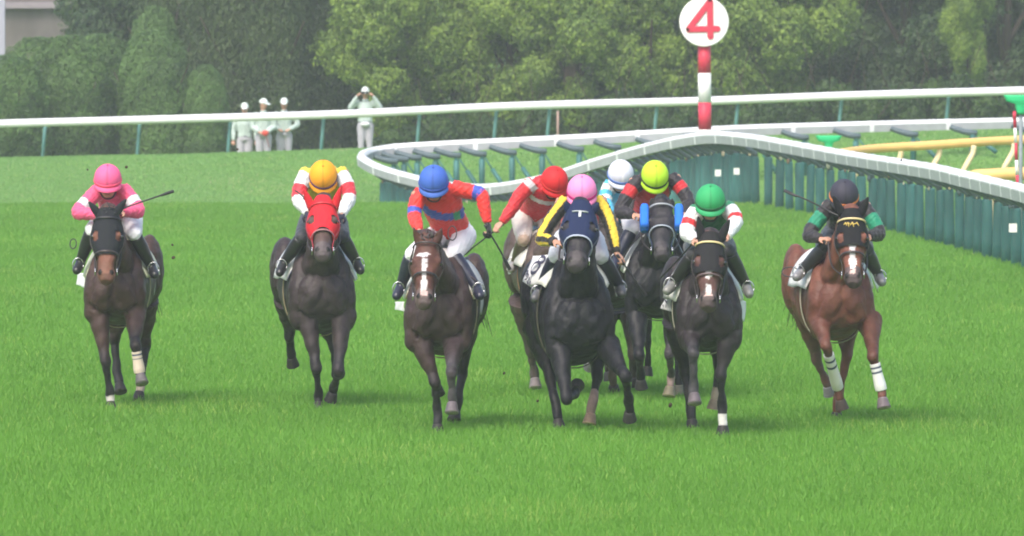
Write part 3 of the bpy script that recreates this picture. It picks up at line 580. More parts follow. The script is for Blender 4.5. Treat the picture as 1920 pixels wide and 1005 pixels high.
# ------------------------------------------------------------------ horses
m_coat = mat("horse_coat", rough=.50, attr=True, spec=.24, noise=.38, nscale=7, bump=.75, bscale=10)
cn = m_coat.node_tree.nodes; cl_ = m_coat.node_tree.links; cb = cn["Principled BSDF"]; src_ = cb.inputs["Base Color"].links[0].from_socket
n2 = cn.new("ShaderNodeTexNoise"); n2.inputs["Scale"].default_value = 2.6; n2.inputs["Detail"].default_value = 5; n2.inputs["Distortion"].default_value = .8
tc2 = cn.new("ShaderNodeTexCoord"); cl_.new(tc2.outputs["Object"], n2.inputs["Vector"])
rp = cn.new("ShaderNodeValToRGB"); rp.color_ramp.elements[0].position = .38; rp.color_ramp.elements[0].color = (.72,.72,.76,1); rp.color_ramp.elements[1].position = .66; rp.color_ramp.elements[1].color = (1,1,1,1)
e_ = rp.color_ramp.elements.new(.80); e_.color = (1.0,.80,.68,1)
cl_.new(n2.outputs[0], rp.inputs[0]); mu = cn.new("ShaderNodeVectorMath"); mu.operation = 'MULTIPLY'; cl_.new(src_, mu.inputs[0]); cl_.new(rp.outputs[0], mu.inputs[1])
m2 = cn.new("ShaderNodeVectorMath"); m2.operation = 'SCALE'; m2.inputs["Scale"].default_value = 1.12; cl_.new(mu.outputs[0], m2.inputs[0]); cl_.new(m2.outputs[0], cb.inputs["Base Color"])
rg2 = cn.new("ShaderNodeMapRange"); rg2.inputs[3].default_value = .34; rg2.inputs[4].default_value = .70; cl_.new(n2.outputs[0], rg2.inputs[0]); cl_.new(rg2.outputs[0], cb.inputs["Roughness"])
for n_ in cn:
    if n_.type == "BUMP": n_.inputs["Distance"].default_value = .03
m_hair = mat("horse_hair", rough=.6, attr=True, spec=.3, noise=.3, nscale=40, stretch=(1,1,.15), bump=.5, bscale=60)
m_hoof = mat("hoof_horn", rough=.55, attr=True, spec=.3, noise=.25, nscale=20)
m_tack = mat("tack_leather", rough=.4, attr=True, spec=.5)
m_cl = mat("saddle_linen", rough=.8, attr=True, spec=.2, noise=.05, nscale=12, bump=.3, bscale=40)
m_metal = mat("bit_metal", (.55,.55,.56), .25, metal=1.0)
m_eye = mat("horse_eye", (.010,.008,.007), .08, spec=.9)
BLK, DBY, BAY = (.020,.018,.021), (.060,.033,.027), (.165,.058,.034)
TROWS = [(.17,.60,.48,.10),(.13,.72,.32,.20),(.05,.82,.17,.265),(-.10,.90,.08,.295),(-.32,.99,.01,.300),(-.62,.95,.0,.290),(-.95,.92,.06,.295),(-1.25,.96,.15,.300),(-1.50,.97,.24,.295),(-1.70,.90,.34,.25),(-1.83,.76,.50,.12)]
def horse(h):
    """pixel measured pose, real depths: d metres towards the camera from the chest"""
    D0 = h['D']; P = lambda x, y, d=0.0: PD(x, y, D0-d)
    org = P(h['cx'], 0, -.8); org[2] = 0.0
    r = root("racehorse", org, h['label'], "horse", "racehorses galloping towards the camera"); r['_D'] = D0
    zt, zb = h.get('zt', 1.60), h['zb']; wsc = h.get('w', 1.0); coat = h['coat']; pt = h.get('points', tuple(c*.45 for c in coat)); belly = tuple(c*.8 for c in coat)
    def X(d): t = min(max((.1-d)/1.6, 0), 1); x = h['cx']*(1-t)+h['rx']*t; return (x-960)/FPX*(D0-d)
    def Zf(q): return zb+(zt-zb)*q
    tor = []; tr_ = []
    for d, a, b_, w in TROWS: tor.append(V(X(d), D0-d, Zf((a+b_)/2))); tr_.append((w*wsc, (zt-zb)*(a-b_)/2))
    b = MB(); tc = lambda t, ca, sa: tuple(c*(1.0+.15*math.sin(t*9+ca*3)) for c in coat)
    b.loft(tor, tr_, side=(1,0,0), col=tc, n=30, step=.035, e=2.25)
    for i, p in enumerate(b.v):
        xc_ = X(D0-p[1]); zc_ = Zf(.5); uu = max(0, (p[2]-zc_)/((zt-zb)*.5)); b.v[i] = (xc_+(p[0]-xc_)*(1-float(np.interp(D0-p[1], [-.5, -.12], [.12, .46]))*uu**1.3), p[1], p[2])
    # neck and head
    Po, Mz = h['poll'], h['muz']; dp = h.get('dp', .55)
    p0 = P(*Po, dp); L = h.get('HL', .66); dv = p0[2]-PD(*Mz, D0-dp-.3)[2]; lx = PD(*Mz, D0-dp-.3)[0]-p0[0]
    fwd = math.sqrt(max(L*L-dv*dv-lx*lx, .02)); p1 = PD(*Mz, D0-dp-fwd); ax = nrm(p1-p0); L = np.linalg.norm(p1-p0)
    sv = nrm(V(1,0,0)-ax*ax[0]); sv = nrm(sv+V(0,0,1)*h.get('roll', 0)); sv = nrm(sv-ax*np.dot(sv, ax)); fr = np.cross(ax, sv)
    if fr[1] > 0: fr = -fr
    hw = h.get('hw', 1.0)*1.12; hp = [(-.10,.050,.055),(-.02,.078,.085),(.10,.098,.120),(.22,.116,.150),(.33,.126,.158),(.43,.116,.150),(.55,.088,.122),(.68,.070,.094),(.80,.064,.078),(.89,.071,.072),(.96,.066,.062),(1.02,.040,.040)]
    hc = [p0+ax*t*L-fr*(d_*.92) for t, w, d_ in hp]; hr = [(w*hw, d_) for t, w, d_ in hp]
    mzc = h.get('muzzle', tuple(c*.9+.012 for c in coat)); hcoat = h.get('face', coat); bl = h.get('blaze')
    def hcol(t, ca, sa):
        T = -.10+1.12*t; q = sa > .15
        if bl:
            for (t0, t1, w0, w1) in bl:
                if t0 <= T <= t1 and q:
                    w = w0+(w1-w0)*(T-t0)/(t1-t0)
                    if abs(ca-h.get('bx', 0)+.35*max(0, .24-T)/.08*h.get('lean', 0)) < w*(1+.22*math.sin(T*37)+.12*math.sin(T*83+ca*3)): return (.66,.62,.60) if T < .82 else (.60,.42,.38)
        if T > .93: return tuple(c*.6 for c in mzc)
        if T > .78: return mzc
        return hcoat
    b.loft(hc, hr, side=sv, col=hcol, n=36, step=.012, e=2.25)
    nb = [V(X(-.42), D0+.42, Zf(.70)), V(X(-.05), D0+.05, Zf(.74)), None, p0-ax*.02*L-fr*.10+V(0,.05,.0)]
    nb[2] = nb[1]*.47+nb[3]*.53+V(0,0,-.02)
    nb = [nb[0], nb[1], nb[2], nb[3], p0+ax*.12*L-fr*.11]
    b.loft(nb, [(.20*wsc,.28),(.172,.235),(.138,.185),(.098,.135),(.08,.10)], side=(1,0,0), col=tc, n=26, step=.025)
    for sg in (-1, 1):
        b.loft([nb[0]+V(sg*.10,-.10,-.04), nb[1]+V(sg*.085,-.12,.0), nb[2]+V(sg*.055,-.10,0), nb[3]+V(sg*.045,-.05,-.02)], [(.12,.15),(.092,.13),(.068,.10),(.045,.06)], side=(1,0,0), col=coat, n=16, step=.03)
        b.ball(V(X(.05)+sg*.235*wsc, D0-.02, Zf(.22)), (.075,.10,.15), coat)
        b.loft([V(X(.12)+sg*.03, D0-.17, Zf(.60)), V(X(.10)+sg*.10, D0-.19, Zf(.42)), V(X(.05)+sg*.17, D0-.14, Zf(.26))], [(.05,.03),(.085,.045),(.06,.04)], side=(1,0,0), col=coat, n=12)
    for sg in (-1, 1):                                   # cheeks, brows, chest and shoulder muscles
        b.ball(p0+ax*.36*L-fr*.17+sv*sg*.062*hw, (.048,.085,.10), hcoat, ax=(sv, fr, ax)); b.ball(p0+ax*.30*L-fr*.055+sv*sg*.092*hw, (.030,.034,.042), hcoat, ax=(sv, fr, ax))
        b.ball(p0+ax*.885*L-fr*.035+sv*sg*.042*hw, (.028,.026,.036), mzc, ax=(sv, fr, ax)); b.ball(p0+ax*.885*L-fr*.010+sv*sg*.046*hw, (.019,.014,.024), (.006,.005,.005), ax=(sv, fr, ax), n=10, m=8)
        b.ball(V(X(.1)+sg*.105*wsc, D0-.13, Zf(.42)), (.125*wsc,.075,.20), coat); b.ball(V(X(-.05)+sg*.19*wsc, D0+.0, Zf(.46)), (.12*wsc,.12,.24), coat)
        b.loft([V(X(-.3)+sg*.10*wsc, D0+.28, Zf(.90)), V(X(-.1)+sg*.185*wsc, D0+.10, Zf(.66)), V(X(0)+sg*.215*wsc, D0-.0, Zf(.40)), V(X(-.1)+sg*.21*wsc, D0+.08, Zf(.20))], [(.08,.13),(.085,.15),(.10,.15),(.10,.13)], side=(1,0,0), col=coat, n=18)
        b.ball(V(X(-1.4)+sg*.20*wsc, D0+1.40, Zf(.62)), (.15*wsc,.30,.34), coat)
    # ears
    eb = MB() if h.get('hood') and h.get('hood_ears', True) else b
    ecol = h['hood'] if eb is not b else tuple(c*.8 for c in hcoat)
    for k, (bx, by, tx, ty) in enumerate(h['ears']):
        e0 = P(bx, by, dp-.03)-fr*.03; e1 = P(tx, ty, dp+.0)-fr*.02; dl = e1-e0; side = nrm(np.cross(dl, V(0,-1,0)))
        inn = lambda t, ca, sa: tuple(c*(.45 if (sa > .3 and .15 < t < .8) else 1) for c in ecol)
        b2 = eb; b2.loft([e0-dl*.15, e0+dl*.12, e0+dl*.5, e0+dl*.85, e1], [(.034,.026),(.040,.028),(.036,.022),(.018,.014),(.006,.006)], side=side, col=inn, n=14, step=.01)
    # legs
    hoofs = []; wraps = []
    for (kind, top, kn, fe, ho, op) in h['legs']:
        T_, K, F, H = P(*top), P(*kn), P(*fe), P(*ho); lc = op.get('c', None)
        up = op.get('up', coat); lo = op.get('lo', pt); g = op.get('g', 1.0)
        sock = op.get('sock')
        cor = F+(H-F)*.42; hl = np.linalg.norm(H-F)
        if hl < .13: H = F+(H-F)/max(hl, .01)*.13
        if np.linalg.norm(H-F) > .20: pass
        ax_h = nrm(H-F); cor = H-ax_h*.085
        mixc = lambda t, a, b__: tuple(a[i]*(1-t)+b__[i]*t for i in range(3))
        def lcol(t, ca, sa, up=up, lo=lo, sock=sock, op=op):
            if sock and t > op.get('s0', .86): return sock
            return mixc(min(max((t-.30)/.22, 0), 1), up, lo)
        if kind == 'f':
            pts_ = [T_, T_*.6+K*.4, T_*.2+K*.8, K, K*.82+F*.18, K*.45+F*.55, F, cor]
            rr = [(.112,.135),(.080,.105),(.050,.062),(.056,.062),(.040,.046),(.031,.040),(.046,.050),(.038,.038)]
        else:
            pts_ = [T_, T_*.65+K*.35, T_*.22+K*.78, K, K*.82+F*.18, K*.45+F*.55, F, cor]
            rr = [(.155,.22),(.115,.165),(.058,.085),(.052,.076),(.042,.052),(.036,.044),(.048,.052),(.041,.041)]
        rr = [(a_*g, b__*g) for a_, b__ in rr]
        b.loft(pts_, rr, side=(1,0,0), col=lcol, n=18, step=.018, e=2.1)
        if kind == 'f': b.ball(K-V(0,.015,0), (.052*g,.052,.058), lambda *q: mixc(.6, up, lo))
        hoofs.append((cor, H, op.get('hoof', (.026,.023,.023)), g))
        if op.get('wrap'): wraps.append((K, F, op['wrap'], g))
    body = b.build("body", m_coat, r, remesh=.0125, sm=2, jit=.0045, jsc=3.0)
    for c0, c1, hcl, g in hoofs:
        hb = MB(); dd = c1-c0; bk = V(0,.012,0); ls = lambda t, ca, sa: tuple(c*(1.5 if t < .12 else (2.0 if t > .93 else 1)) for c in hcl)
        hb.loft([c0-dd*.1, c0+dd*.05, c0+dd*.9+bk*0, c1], [(.041,.043),(.047,.05),(.063,.068),(.064,.069)], side=(1,0,0), col=ls, n=20, step=.012); hb.build("hoof", m_hoof, r)
    for K, F, wc, g in wraps:
        wb = MB(); wcol = lambda t, ca, sa: (.05,.07,.12) if (.14 < t < .20 or .30 < t < .36) else wc
        wb.loft([K*.80+F*.20, K*.45+F*.55, K*.1+F*.9, F+(F-K)*.06], [(.049*g,.052*g),(.048,.052),(.056,.060),(.053,.056)], side=(1,0,0), col=wcol, n=20, step=.008); wb.build("leg_bandage", m_cl, r)
    # eyes
    for sg in (-1, 1):
        eb2 = MB(); eb2.ball(p0+ax*.315*L-fr*.070+sv*sg*.113*hw, (.020,.026,.022), ax=(sv, fr, ax)); eb2.build("eye", m_eye, r)
    # forelock and mane
    if (not h.get('hood') and not h.get('pads')) or h.get('forelock'):
        mb = MB(); rr_ = random.Random(int(h['cx']))
        for i in range(46):
            o0 = p0+sv*rr_.uniform(-.05,.05)-fr*rr_.uniform(.0,.06)-ax*rr_.uniform(0,.05); q = o0+ax*rr_.uniform(.02,.10)+fr*rr_.uniform(.0,.03)+sv*rr_.uniform(-.05,.05)-ax*rr_.uniform(0,.13)
            mb.loft([o0, (o0+q)/2+fr*.01, q], [.007,.006,.002], col=h.get('mane', (.03,.026,.028)), n=5, step=.03)
        mb.build("forelock", m_hair, r)
    mb = MB(); rr_ = random.Random(5+int(h['cx']))
    for i in range(150):
        t = rr_.random()*.86; q0 = nb[1]*(1-t)+nb[3]*t+V(rr_.uniform(-.02,.02), .10*(1-t)+.07, .17*(1-t)+.04*t); q1 = q0+V(rr_.uniform(-.08,.08), rr_.uniform(.05,.18), rr_.uniform(-.08,.06))
        mb.loft([q0, (q0+q1)/2+V(0,0,.02), q1], [.008,.007,.002], col=h.get('mane', (.02,.017,.018)), n=4, step=.06)
    mb.build("mane", m_hair, r)
    mb = MB(); tb = V(X(-1.8), D0+1.82, Zf(.84)); td = h.get('tail', (.05,.35))
    for i in range(120):
        a = V(rr_.uniform(-.03,.03), 0, rr_.uniform(-.03,.03)); k = rr_.uniform(.55,1.0); e1 = tb+a+V(td[0]*.5+rr_.gauss(0,.05), .28*k, -.12*k+rr_.gauss(0,.03)); e2 = tb+V(td[0]*k+rr_.gauss(0,.07), (.45)*k, -td[1]*1.4*k+rr_.gauss(0,.05)-.1)
        mb.loft([tb+a, e1, e2], [.009,.008,.002], col=h.get('mane', (.02,.017,.018)), n=4, step=.09)
    mb.build("tail", m_hair, r)
    # hood / mask
    ring = lambda t, k=1.0, off=.0: None
    def headring(t): return np.interp(t, [q[0] for q in hp], [q[1]*hw for q in hp]), np.interp(t, [q[0] for q in hp], [q[2] for q in hp])
    def hpoint(t, a, off=.01):
        w, d_ = headring(t); ca, sa = math.cos(a), math.sin(a); ex = 2/2.25
        return p0+ax*t*L-fr*(d_*.92)+sv*(w+off)*math.copysign(abs(ca)**ex, ca)+fr*(d_+off)*math.copysign(abs(sa)**ex, sa)
    if h.get('hood'):
        t1 = h.get('hood_to', .60); nT, nA = 44, 56; vs = []; cs = []; fs = []
        for i in range(nT+1):
            t = -.09+(t1+.09)*i/nT
            for j in range(nA+1):
                a = -math.pi*.62+math.pi*2.24*j/nA; tt = t
                if t > .38 and h.get('arch', True): tt = t-(t-.38)*.55*max(0, math.sin(a))**2          # arched lower edge over the nose
                vs.append(hpoint(tt, a, .012)); cs.append(h['hood'])
        def hole(i, j):
            t = -.09+(t1+.09)*(i+.5)/nT; a = -math.pi*.62+math.pi*2.24*(j+.5)/nA; ex_, ey = h.get('holes', (.66,.33))
            return abs(math.cos(a)) > .1 and ((abs(math.cos(a))-ex_)/.20)**2+((t-ey)/.085)**2 < 1 and math.sin(a) > .1
        for i in range(nT):
            for j in range(nA):
                if not hole(i, j): fs.append((i*(nA+1)+j, i*(nA+1)+j+1, (i+1)*(nA+1)+j+1, (i+1)*(nA+1)+j))
        if eb is b: eb = MB()
        eb.add(vs, fs, cs); hd = eb.build("hood", m_cl, r)
        if h.get('hood_T'):
            tb_ = MB(); c_ = h['hood_T']
            tp = [hpoint(.125, math.pi/2+x, .022) for x in (.42, .2, 0, -.2, -.42)]; tb_.loft(tp, [(.010,.004)]*5, side=fr, col=(.7,.72,.75), n=8, step=9, smooth=False)
            tb_.loft([hpoint(.125, math.pi/2, .022), hpoint(.215, math.pi/2, .018)], [(.012,.004)]*2, side=sv, col=(.7,.72,.75), n=8, step=9); tb_.build("hood_emblem", m_cl, hd, org=r['_org'])
        if h.get('script'):
            tb_ = MB(); g_ = (.62,.45,.12)
            for a0, a1, t0, t1_ in ((.50,.38,.16,.13),(.38,.30,.13,.18),(.30,.10,.145,.15),(.22,.16,.13,.20),(.10,-.02,.18,.13),(-.02,-.08,.13,.20),(-.08,-.26,.16,.145),(-.26,-.40,.13,.18)):
                tb_.loft([hpoint(t0, math.pi/2+a0, .020), hpoint(t1_, math.pi/2+a1, .020)], [.0055,.0045], side=sv, col=g_, n=6, step=9)
            tb_.build("hood_emblem", m_cl, hd, org=r['_org'])
    # bridle
    tk = h.get('tack', (.03,.02,.018)); br = root_like = MB()
    def arc(bb, t, a0, a1, w, col, sag=0.0, off=.016, n=16):
        pts_ = [hpoint(t-sag*math.sin(math.pi*i/n), a0+(a1-a0)*i/n, off) for i in range(n+1)]; bb.loft(pts_, [(w, .006)]*(n+1), side=ax, col=col, n=8, step=9, smooth=False)
    bridle = MB(); arc(bridle, h.get('nt', .62), -.5, math.pi+.5, h.get('nbw', .012), h.get('noseband', tk), sag=h.get('nsag', .04))
    if h.get('browband', True): arc(bridle, .075, .15, math.pi-.15, .010, h.get('brow', tk), sag=.0, off=.022)
    for sg in (0, 1):
        a_ = .12 if sg == 0 else math.pi-.12; pts_ = [hpoint(t, a_ if t < .5 else (a_ if sg == 0 else a_), .016) for t in np.linspace(.05, .86, 12)]
        bridle.loft(pts_, [(.009,.004)]*12, side=fr, col=tk, n=8, step=9, smooth=False)
        bridle.loft([hpoint(.05, a_, .016), hpoint(.30, -.35 if sg == 0 else math.pi+.35, .014), hpoint(.42, -1.0 if sg == 0 else math.pi+1.0, .014)], [.006]*3, col=tk, n=6, step=.05)
    bo = bridle.build("bridle", m_tack, r)
    bits = []
    for sg in (0, 1):
        bp = hpoint(.85, .05 if sg == 0 else math.pi-.05, .022); bits.append(bp); mb = MB()
        rg = [bp+fr*math.cos(q)*.034+ax*math.sin(q)*.034 for q in np.linspace(0, 2*math.pi, 18)]; mb.loft(rg, [.0055]*18, side=sv, n=6, step=9, smooth=False); mb.build("bit_ring", m_metal, bo, org=r['_org'])
    if h.get('pads'):                                    # fleecy cheek pads
        for sg in (-1, 1):
            mb = MB(); c_ = p0+ax*.24*L-fr*.06+sv*sg*.165; mb.loft([c_-ax*.13, c_-ax*.11, c_+ax*.11, c_+ax*.13], [(.030,.055),(.044,.07),(.044,.07),(.030,.055)], side=sv, col=h['pads'], n=20, step=.015, e=3.2)
            mb.build("cheek_pad", m_cl, r, jit=.0)
    # saddle cloth, girth, saddle, number cloth
    def tring(d, a, off):
        row = [np.interp(-d, [-q[0] for q in TROWS], [q[k] for q in TROWS]) for k in (1,2,3)]; w = row[2]*wsc+off; hh = (zt-zb)*(row[0]-row[1])/2+off
        w *= 1-float(np.interp(d, [-.5, -.12], [.12, .46]))*max(0, math.sin(a))**1.3
        return V(X(d)+w*math.copysign(abs(math.cos(a))**.89, math.cos(a)), D0-d, Zf((row[0]+row[1])/2)+hh*math.copysign(abs(math.sin(a))**.89, math.sin(a)))
    mb = MB(); nD, nA = 10, 36; vs = []; cs = []; fs = []; cc = h.get('cloth', (.74,.74,.72)); sk = h.get('cskew', 0.0); edge = h.get('cedge')
    for lay in (.042, .026):
        for i in range(nD+1):
            for j in range(nA+1):
                a = math.radians(h.get('ca', 8))+math.radians(180-2*h.get('ca', 8))*j/nA; d = h.get('cd0', -.11)-.80*i/nD; fl = .03*min(1, i/nD*4)
                vs.append(tring(d, a, lay+fl)); cs.append(edge if (edge and lay < .04) else cc)
    o2 = (nD+1)*(nA+1)
    for i in range(nD):
        for j in range(nA): q = i*(nA+1)+j; fs += [(q, q+1, q+nA+2, q+nA+1), (o2+q, o2+q+nA+1, o2+q+nA+2, o2+q+1)]
    E = list(range(nA+1))+[(nA+1)*k+nA for k in range(1, nD+1)]+[nD*(nA+1)+j for j in range(nA-1,-1,-1)]+[(nA+1)*k for k in range(nD-1,0,-1)]
    for a_, b_ in zip(E, E[1:]+E[:1]): fs.append((a_, a_+o2, b_+o2, b_))
    mb.add(vs, fs, cs); mb.build("saddle_cloth", m_cl, r)
    mb = MB(); rg = [tring(-.42, a, .020) for a in np.linspace(0, 2*math.pi, 48)]; mb.loft(rg, [(.045,.006)]*48, side=(0,1,0), col=h.get('girth', (.45,.36,.24)), n=8, step=9, smooth=False); mb.build("girth", m_cl, r)
    mb = MB(); sc_ = tring(-.62, math.pi/2, .06); mb.loft([sc_+V(0,-.16,.03), sc_+V(0,-.08,0), sc_+V(0,.10,.0), sc_+V(0,.24,.05)], [(.05,.02),(.12,.03),(.14,.03),(.12,.02)], side=(1,0,0), col=(.03,.025,.025), n=16); mb.build("saddle", m_tack, r)
    for pan in h.get('number', []):
        mb = MB(); crn = [P(*c_) for c_ in pan['c']]; mb.quadsheet(crn, .010, (.78,.78,.77), nu=10, nv=10, bulge=pan.get('bulge', .01), wav=.004); nc = mb.build("number_cloth", m_cl, r)
        tl, tr2, br2, bl2 = crn; nn = nrm(np.cross(tr2-tl, bl2-tl)); nn = nn if nn[1] < 0 else -nn
        at = lambda u, v: (tl*(1-u)+tr2*u)*(1-v)+(bl2*(1-u)+br2*u)*v+nn*(.010+abs(pan.get('bulge', .01))*math.sin(math.pi*u))
        if pan.get('marks'):
            mb = MB()
            for line in pan['marks']:
                w_ = line[0]; mb.loft([at(u, v) for u, v in line[1:]], [(w_, .003)]*(len(line)-1), side=nn*0+np.cross(nn, nrm(at(*line[-1])-at(*line[1]))+V(.001,0,0)), col=(.06,.06,.10), n=8, step=.02, smooth=len(line) > 3)
            mb.build("cloth_numeral", m_cl, nc, org=r['_org'])
    return r, bits, P, body
# ------------------------------------------------------------------ the nine horses with their riders
def LN(y): return FPX/((y-YH)/HC)            # distance at which the turf shows at photo row y
m_whip = mat("whip_black", (.012,.012,.014), .4, spec=.5)
def jockey(hr, j, outfit):
    r0, bits, P, _ = hr; J = {}; f, u = fvec(j.get('yaw', 0), j.get('pitch', 30)); J['f'], J['u'] = f, u
    J['C'] = P(*j['C'], j.get('Cd', .02))-u*.058
    for k in (0, 1):
        J['sh%d'%k] = P(*j['sh'][k][:2], j['sh'][k][2] if len(j['sh'][k]) > 2 else -.16); e = j['el'][k]; J['el%d'%k] = P(*e[:2], e[2] if len(e) > 2 else -.02)
        w = j['wr'][k]; J['wr%d'%k] = P(*w[:2], w[2] if len(w) > 2 else .18); q = j['hd'][k]; J['hd%d'%k] = P(*q[:2], q[2] if len(q) > 2 else .26)
        if 'up' in j: J['up%d'%k] = V(*j['up'][k])
    J['pel'] = P(*j['pel'][:2], j['pel'][2] if len(j['pel']) > 2 else -.72); sv = V(1,0,0)
    for k in (0, 1):
        J['hip%d'%k] = J['pel']+V((-1,1)[k]*.12,-.04,-.05); q = j['kn'][k]; J['kn%d'%k] = P(*q[:2], q[2] if len(q) > 2 else .02)
        q = j['an'][k]; J['an%d'%k] = P(*q[:2], q[2] if len(q) > 2 else -.14); q = j['to'][k]; J['to%d'%k] = P(*q[:2], q[2] if len(q) > 2 else -.02)
    J['org'] = (J['pel'][0], J['pel'][1], J['pel'][2]-.15)
    r, f, u, s = figure(J, outfit, label=j['label'], group="jockeys riding the galloping horses", vox=.0105)
    helmet(r, J['C'], f, u, s, outfit['cap'], outfit['band'], outfit.get('peak'), outfit.get('seam'), sc=j.get('hs', 1.01))
    if j.get('gog', True): goggles(r, J['C'], f, u, s, j.get('gogc'))
    # irons and leathers belong to the saddle
    for k in (0, 1):
        a, t = J['an%d'%k], J['to%d'%k]; c = a*.45+t*.55+V(0,0,-.035); mb = MB()
        rg = [c+V(math.cos(q)*.052, 0, .055+math.sin(q)*.066) for q in np.linspace(0, 2*math.pi, 20)]; mb.loft(rg, [.0065]*20, side=(0,1,0), n=6, step=9, smooth=False); mb.build("stirrup", m_metal, r0)
        mb = MB(); mb.loft([c+V(0,0,.125), J['kn%d'%k]*.5+J['an%d'%k]*.5+V((.05,-.05)[k],.06,.05), V(r0['_org'][0]*0+J['pel'][0]+(-.16,.16)[k], J['pel'][1]-.1, J['pel'][2]-.24)], [(.012,.003)]*3, side=(0,1,0), col=(.10,.07,.05), n=6, step=.08); mb.build("stirrup_leather", m_tack, r0)
        if j.get('rein', (1,1))[k]:
            tgt = J['wr%d'%k]*.3+J['hd%d'%k]*.7 if not j.get('reinto') else J['wr%d'%j['reinto'][k]]*.3+J['hd%d'%j['reinto'][k]]*.7
            bp = bits[1-k] if (bits[0][0] > bits[1][0]) else bits[k]; m_ = (bp+tgt)/2+V((-.03,.03)[k], .03, -.05-j.get('sag', .02))
            mb = MB(); mb.loft([bp, m_, tgt], [(.009,.004)]*3, side=(1,0,0), col=outfit.get('rein', (.03,.022,.02)), n=6, step=.03); mb.build("rein", m_tack, r0)
    if j.get('loop'):
        x, y, rx, ry, d = j['loop']; c = P(x, y, d); mb = MB(); s_ = FPX/c[1]
        rg = [c+V(math.cos(q)*rx/s_, .05*math.sin(q), math.sin(q)*ry/s_) for q in np.linspace(0, 2*math.pi, 24)]; mb.loft(rg, [.0055]*24, side=(0,1,0), col=(.02,.018,.018), n=6, step=9, smooth=False); mb.build("rein_end", m_tack, r0)
    return J
def whip(P, pts, label, flap=True):
    q = [P(*p) for p in pts]; r = root("riding_whip", q[0], label, "riding whip"); b = MB()
    d = nrm(q[-1]-q[0]); b.loft(q, [.008]*len(q), n=8, step=.05); b.loft([q[0]-d*.06, q[0]+d*.06], [.013,.012], n=8, step=.03); b.build("shaft", m_whip, r)
    if flap: b = MB(); b.loft([q[-1]-d*.12, q[-1]-d*.05, q[-1]+d*.015], [(.010,.010),(.017,.007),(.016,.006)], n=8, step=.02); b.build("flap", m_whip, r)
def bands(base, *bs):                        # hoops along the arm: (from, to, colour)
    def fn(t, ca, sa):
        for a, b_, c in bs:
            if a <= t < b_: return c
        return base
    return fn
WH, RD, YE, PK, BK, NV = (.74,.74,.76), (.60,.022,.030), (.72,.50,.03), (.72,.10,.20), (.018,.016,.020), (.020,.022,.06)
BOOT = (.018,.017,.020)
# 1 ---- leftmost, pink
h1 = horse(dict(D=LN(768), cx=213, rx=246, zt=1.60, zb=.78, w=.93, coat=DBY, points=BLK, poll=(201,400), muz=(198,524), ears=[(187,402,166,377),(217,398,236,372)], hw=1.06, face=(.17,.07,.045), muzzle=(.19,.085,.055), hood=(.016,.017,.022), hood_ears=True, hood_to=.62, arch=False, forelock=True, brow=BK, mane=(.03,.03,.034),
    label="dark brown racehorse in a black face hood with bare brown nose, leftmost", tail=(.15,.4), cloth=(.66,.66,.50), girth=(.45,.38,.26),
    number=[dict(c=[(270,500,-.75),(292,505,-1.1),(289,553,-1.1),(272,520,-.75)]), dict(c=[(145,512,-1.0),(160,512,-.7),(158,540,-.7),(144,534,-1.0)])],
    legs=[('f',(184,588,.0),(197,678,.12),(206,742,0),(208,772,.06),dict(sock=(.50,.47,.42),s0=.90)),
          ('f',(252,590,.0),(254,650,.36),(261,696,.34),(266,719,.40),dict(wrap=(.60,.50,.40),hoof=(.10,.09,.09))),
          ('h',(222,575,-1.35),(214,640,-1.35),(219,700,-1.3),(226,735,-1.2),dict()),
          ('h',(268,565,-1.45),(273,648,-1.6),(264,712,-1.4),(259,752,-1.3),dict(sock=(.45,.36,.28),s0=.84))]))
sl = bands((.76,.09,.21), (.28,.38,WH)); jk = jockey(h1, dict(C=(202,334), pitch=24, hs=1.0, sh=[(178,360),(236,354)], el=[(146,398),(259,396)], wr=[(186,404),(228,398)], hd=[(192,400),(219,399)], pel=(222,398), kn=[(172,432),(252,440)], an=[(150,492),(284,500)], to=[(143,508),(290,516)], loop=(137,457,6,9,.1), label="jockey in pink silks with white sleeve hoops and pink cap, leftmost"),
    dict(torso=(.74,.08,.20), sleeve=sl, collar=(.4,.07,.2), breech=WH, boot=BOOT, cap=(.86,.12,.28), band=(.75,.08,.16), puff=1.08))
whip(h1[2], [(226,392,.22),(275,375,.2),(323,359,.15)], "black whip pointing up to the right, held by the leftmost pink jockey")
# 2 ---- orange cap, red hood
h2 = horse(dict(D=LN(769), cx=606, rx=573, zt=1.62, zb=.70, w=1.04, coat=(.042,.030,.030), points=BLK, poll=(605,376), muz=(605,478), ears=[(585,388,570,352),(626,388,639,348)], hw=1.04, face=(.10,.06,.05), muzzle=(.11,.085,.085), hood=(.58,.018,.030), hood_to=.66, brow=(.45,.01,.02), tack=(.40,.03,.06), noseband=(.30,.13,.13), nt=.66, nsag=.10, nbw=.016,
    label="near black racehorse wearing a bright red hood with red ears", cloth=(.76,.76,.74), cedge=(.06,.05,.25), girth=(.42,.34,.22), tail=(-.1,.4),
    number=[dict(c=[(527,505,-.9),(541,505,-.6),(540,532,-.6),(527,528,-.9)])],
    legs=[('f',(575,590,.0),(593,690,.15),(597,742,-.05),(597,772,0),dict()),
          ('f',(641,592,.0),(634,694,.30),(626,728,.0),(619,752,-.05),dict()),
          ('h',(541,560,-1.4),(543,630,-1.6),(545,664,-1.75),(549,685,-1.8),dict()),
          ('h',(600,570,-1.4),(628,655,-1.3),(630,702,-1.4),(634,700,-1.5),dict())]))
def sl2(t, ca, sa): return (.78,.60,.06) if t < .10 else (WH if t < .30 else ((.62,.03,.05) if t < .52 else WH))
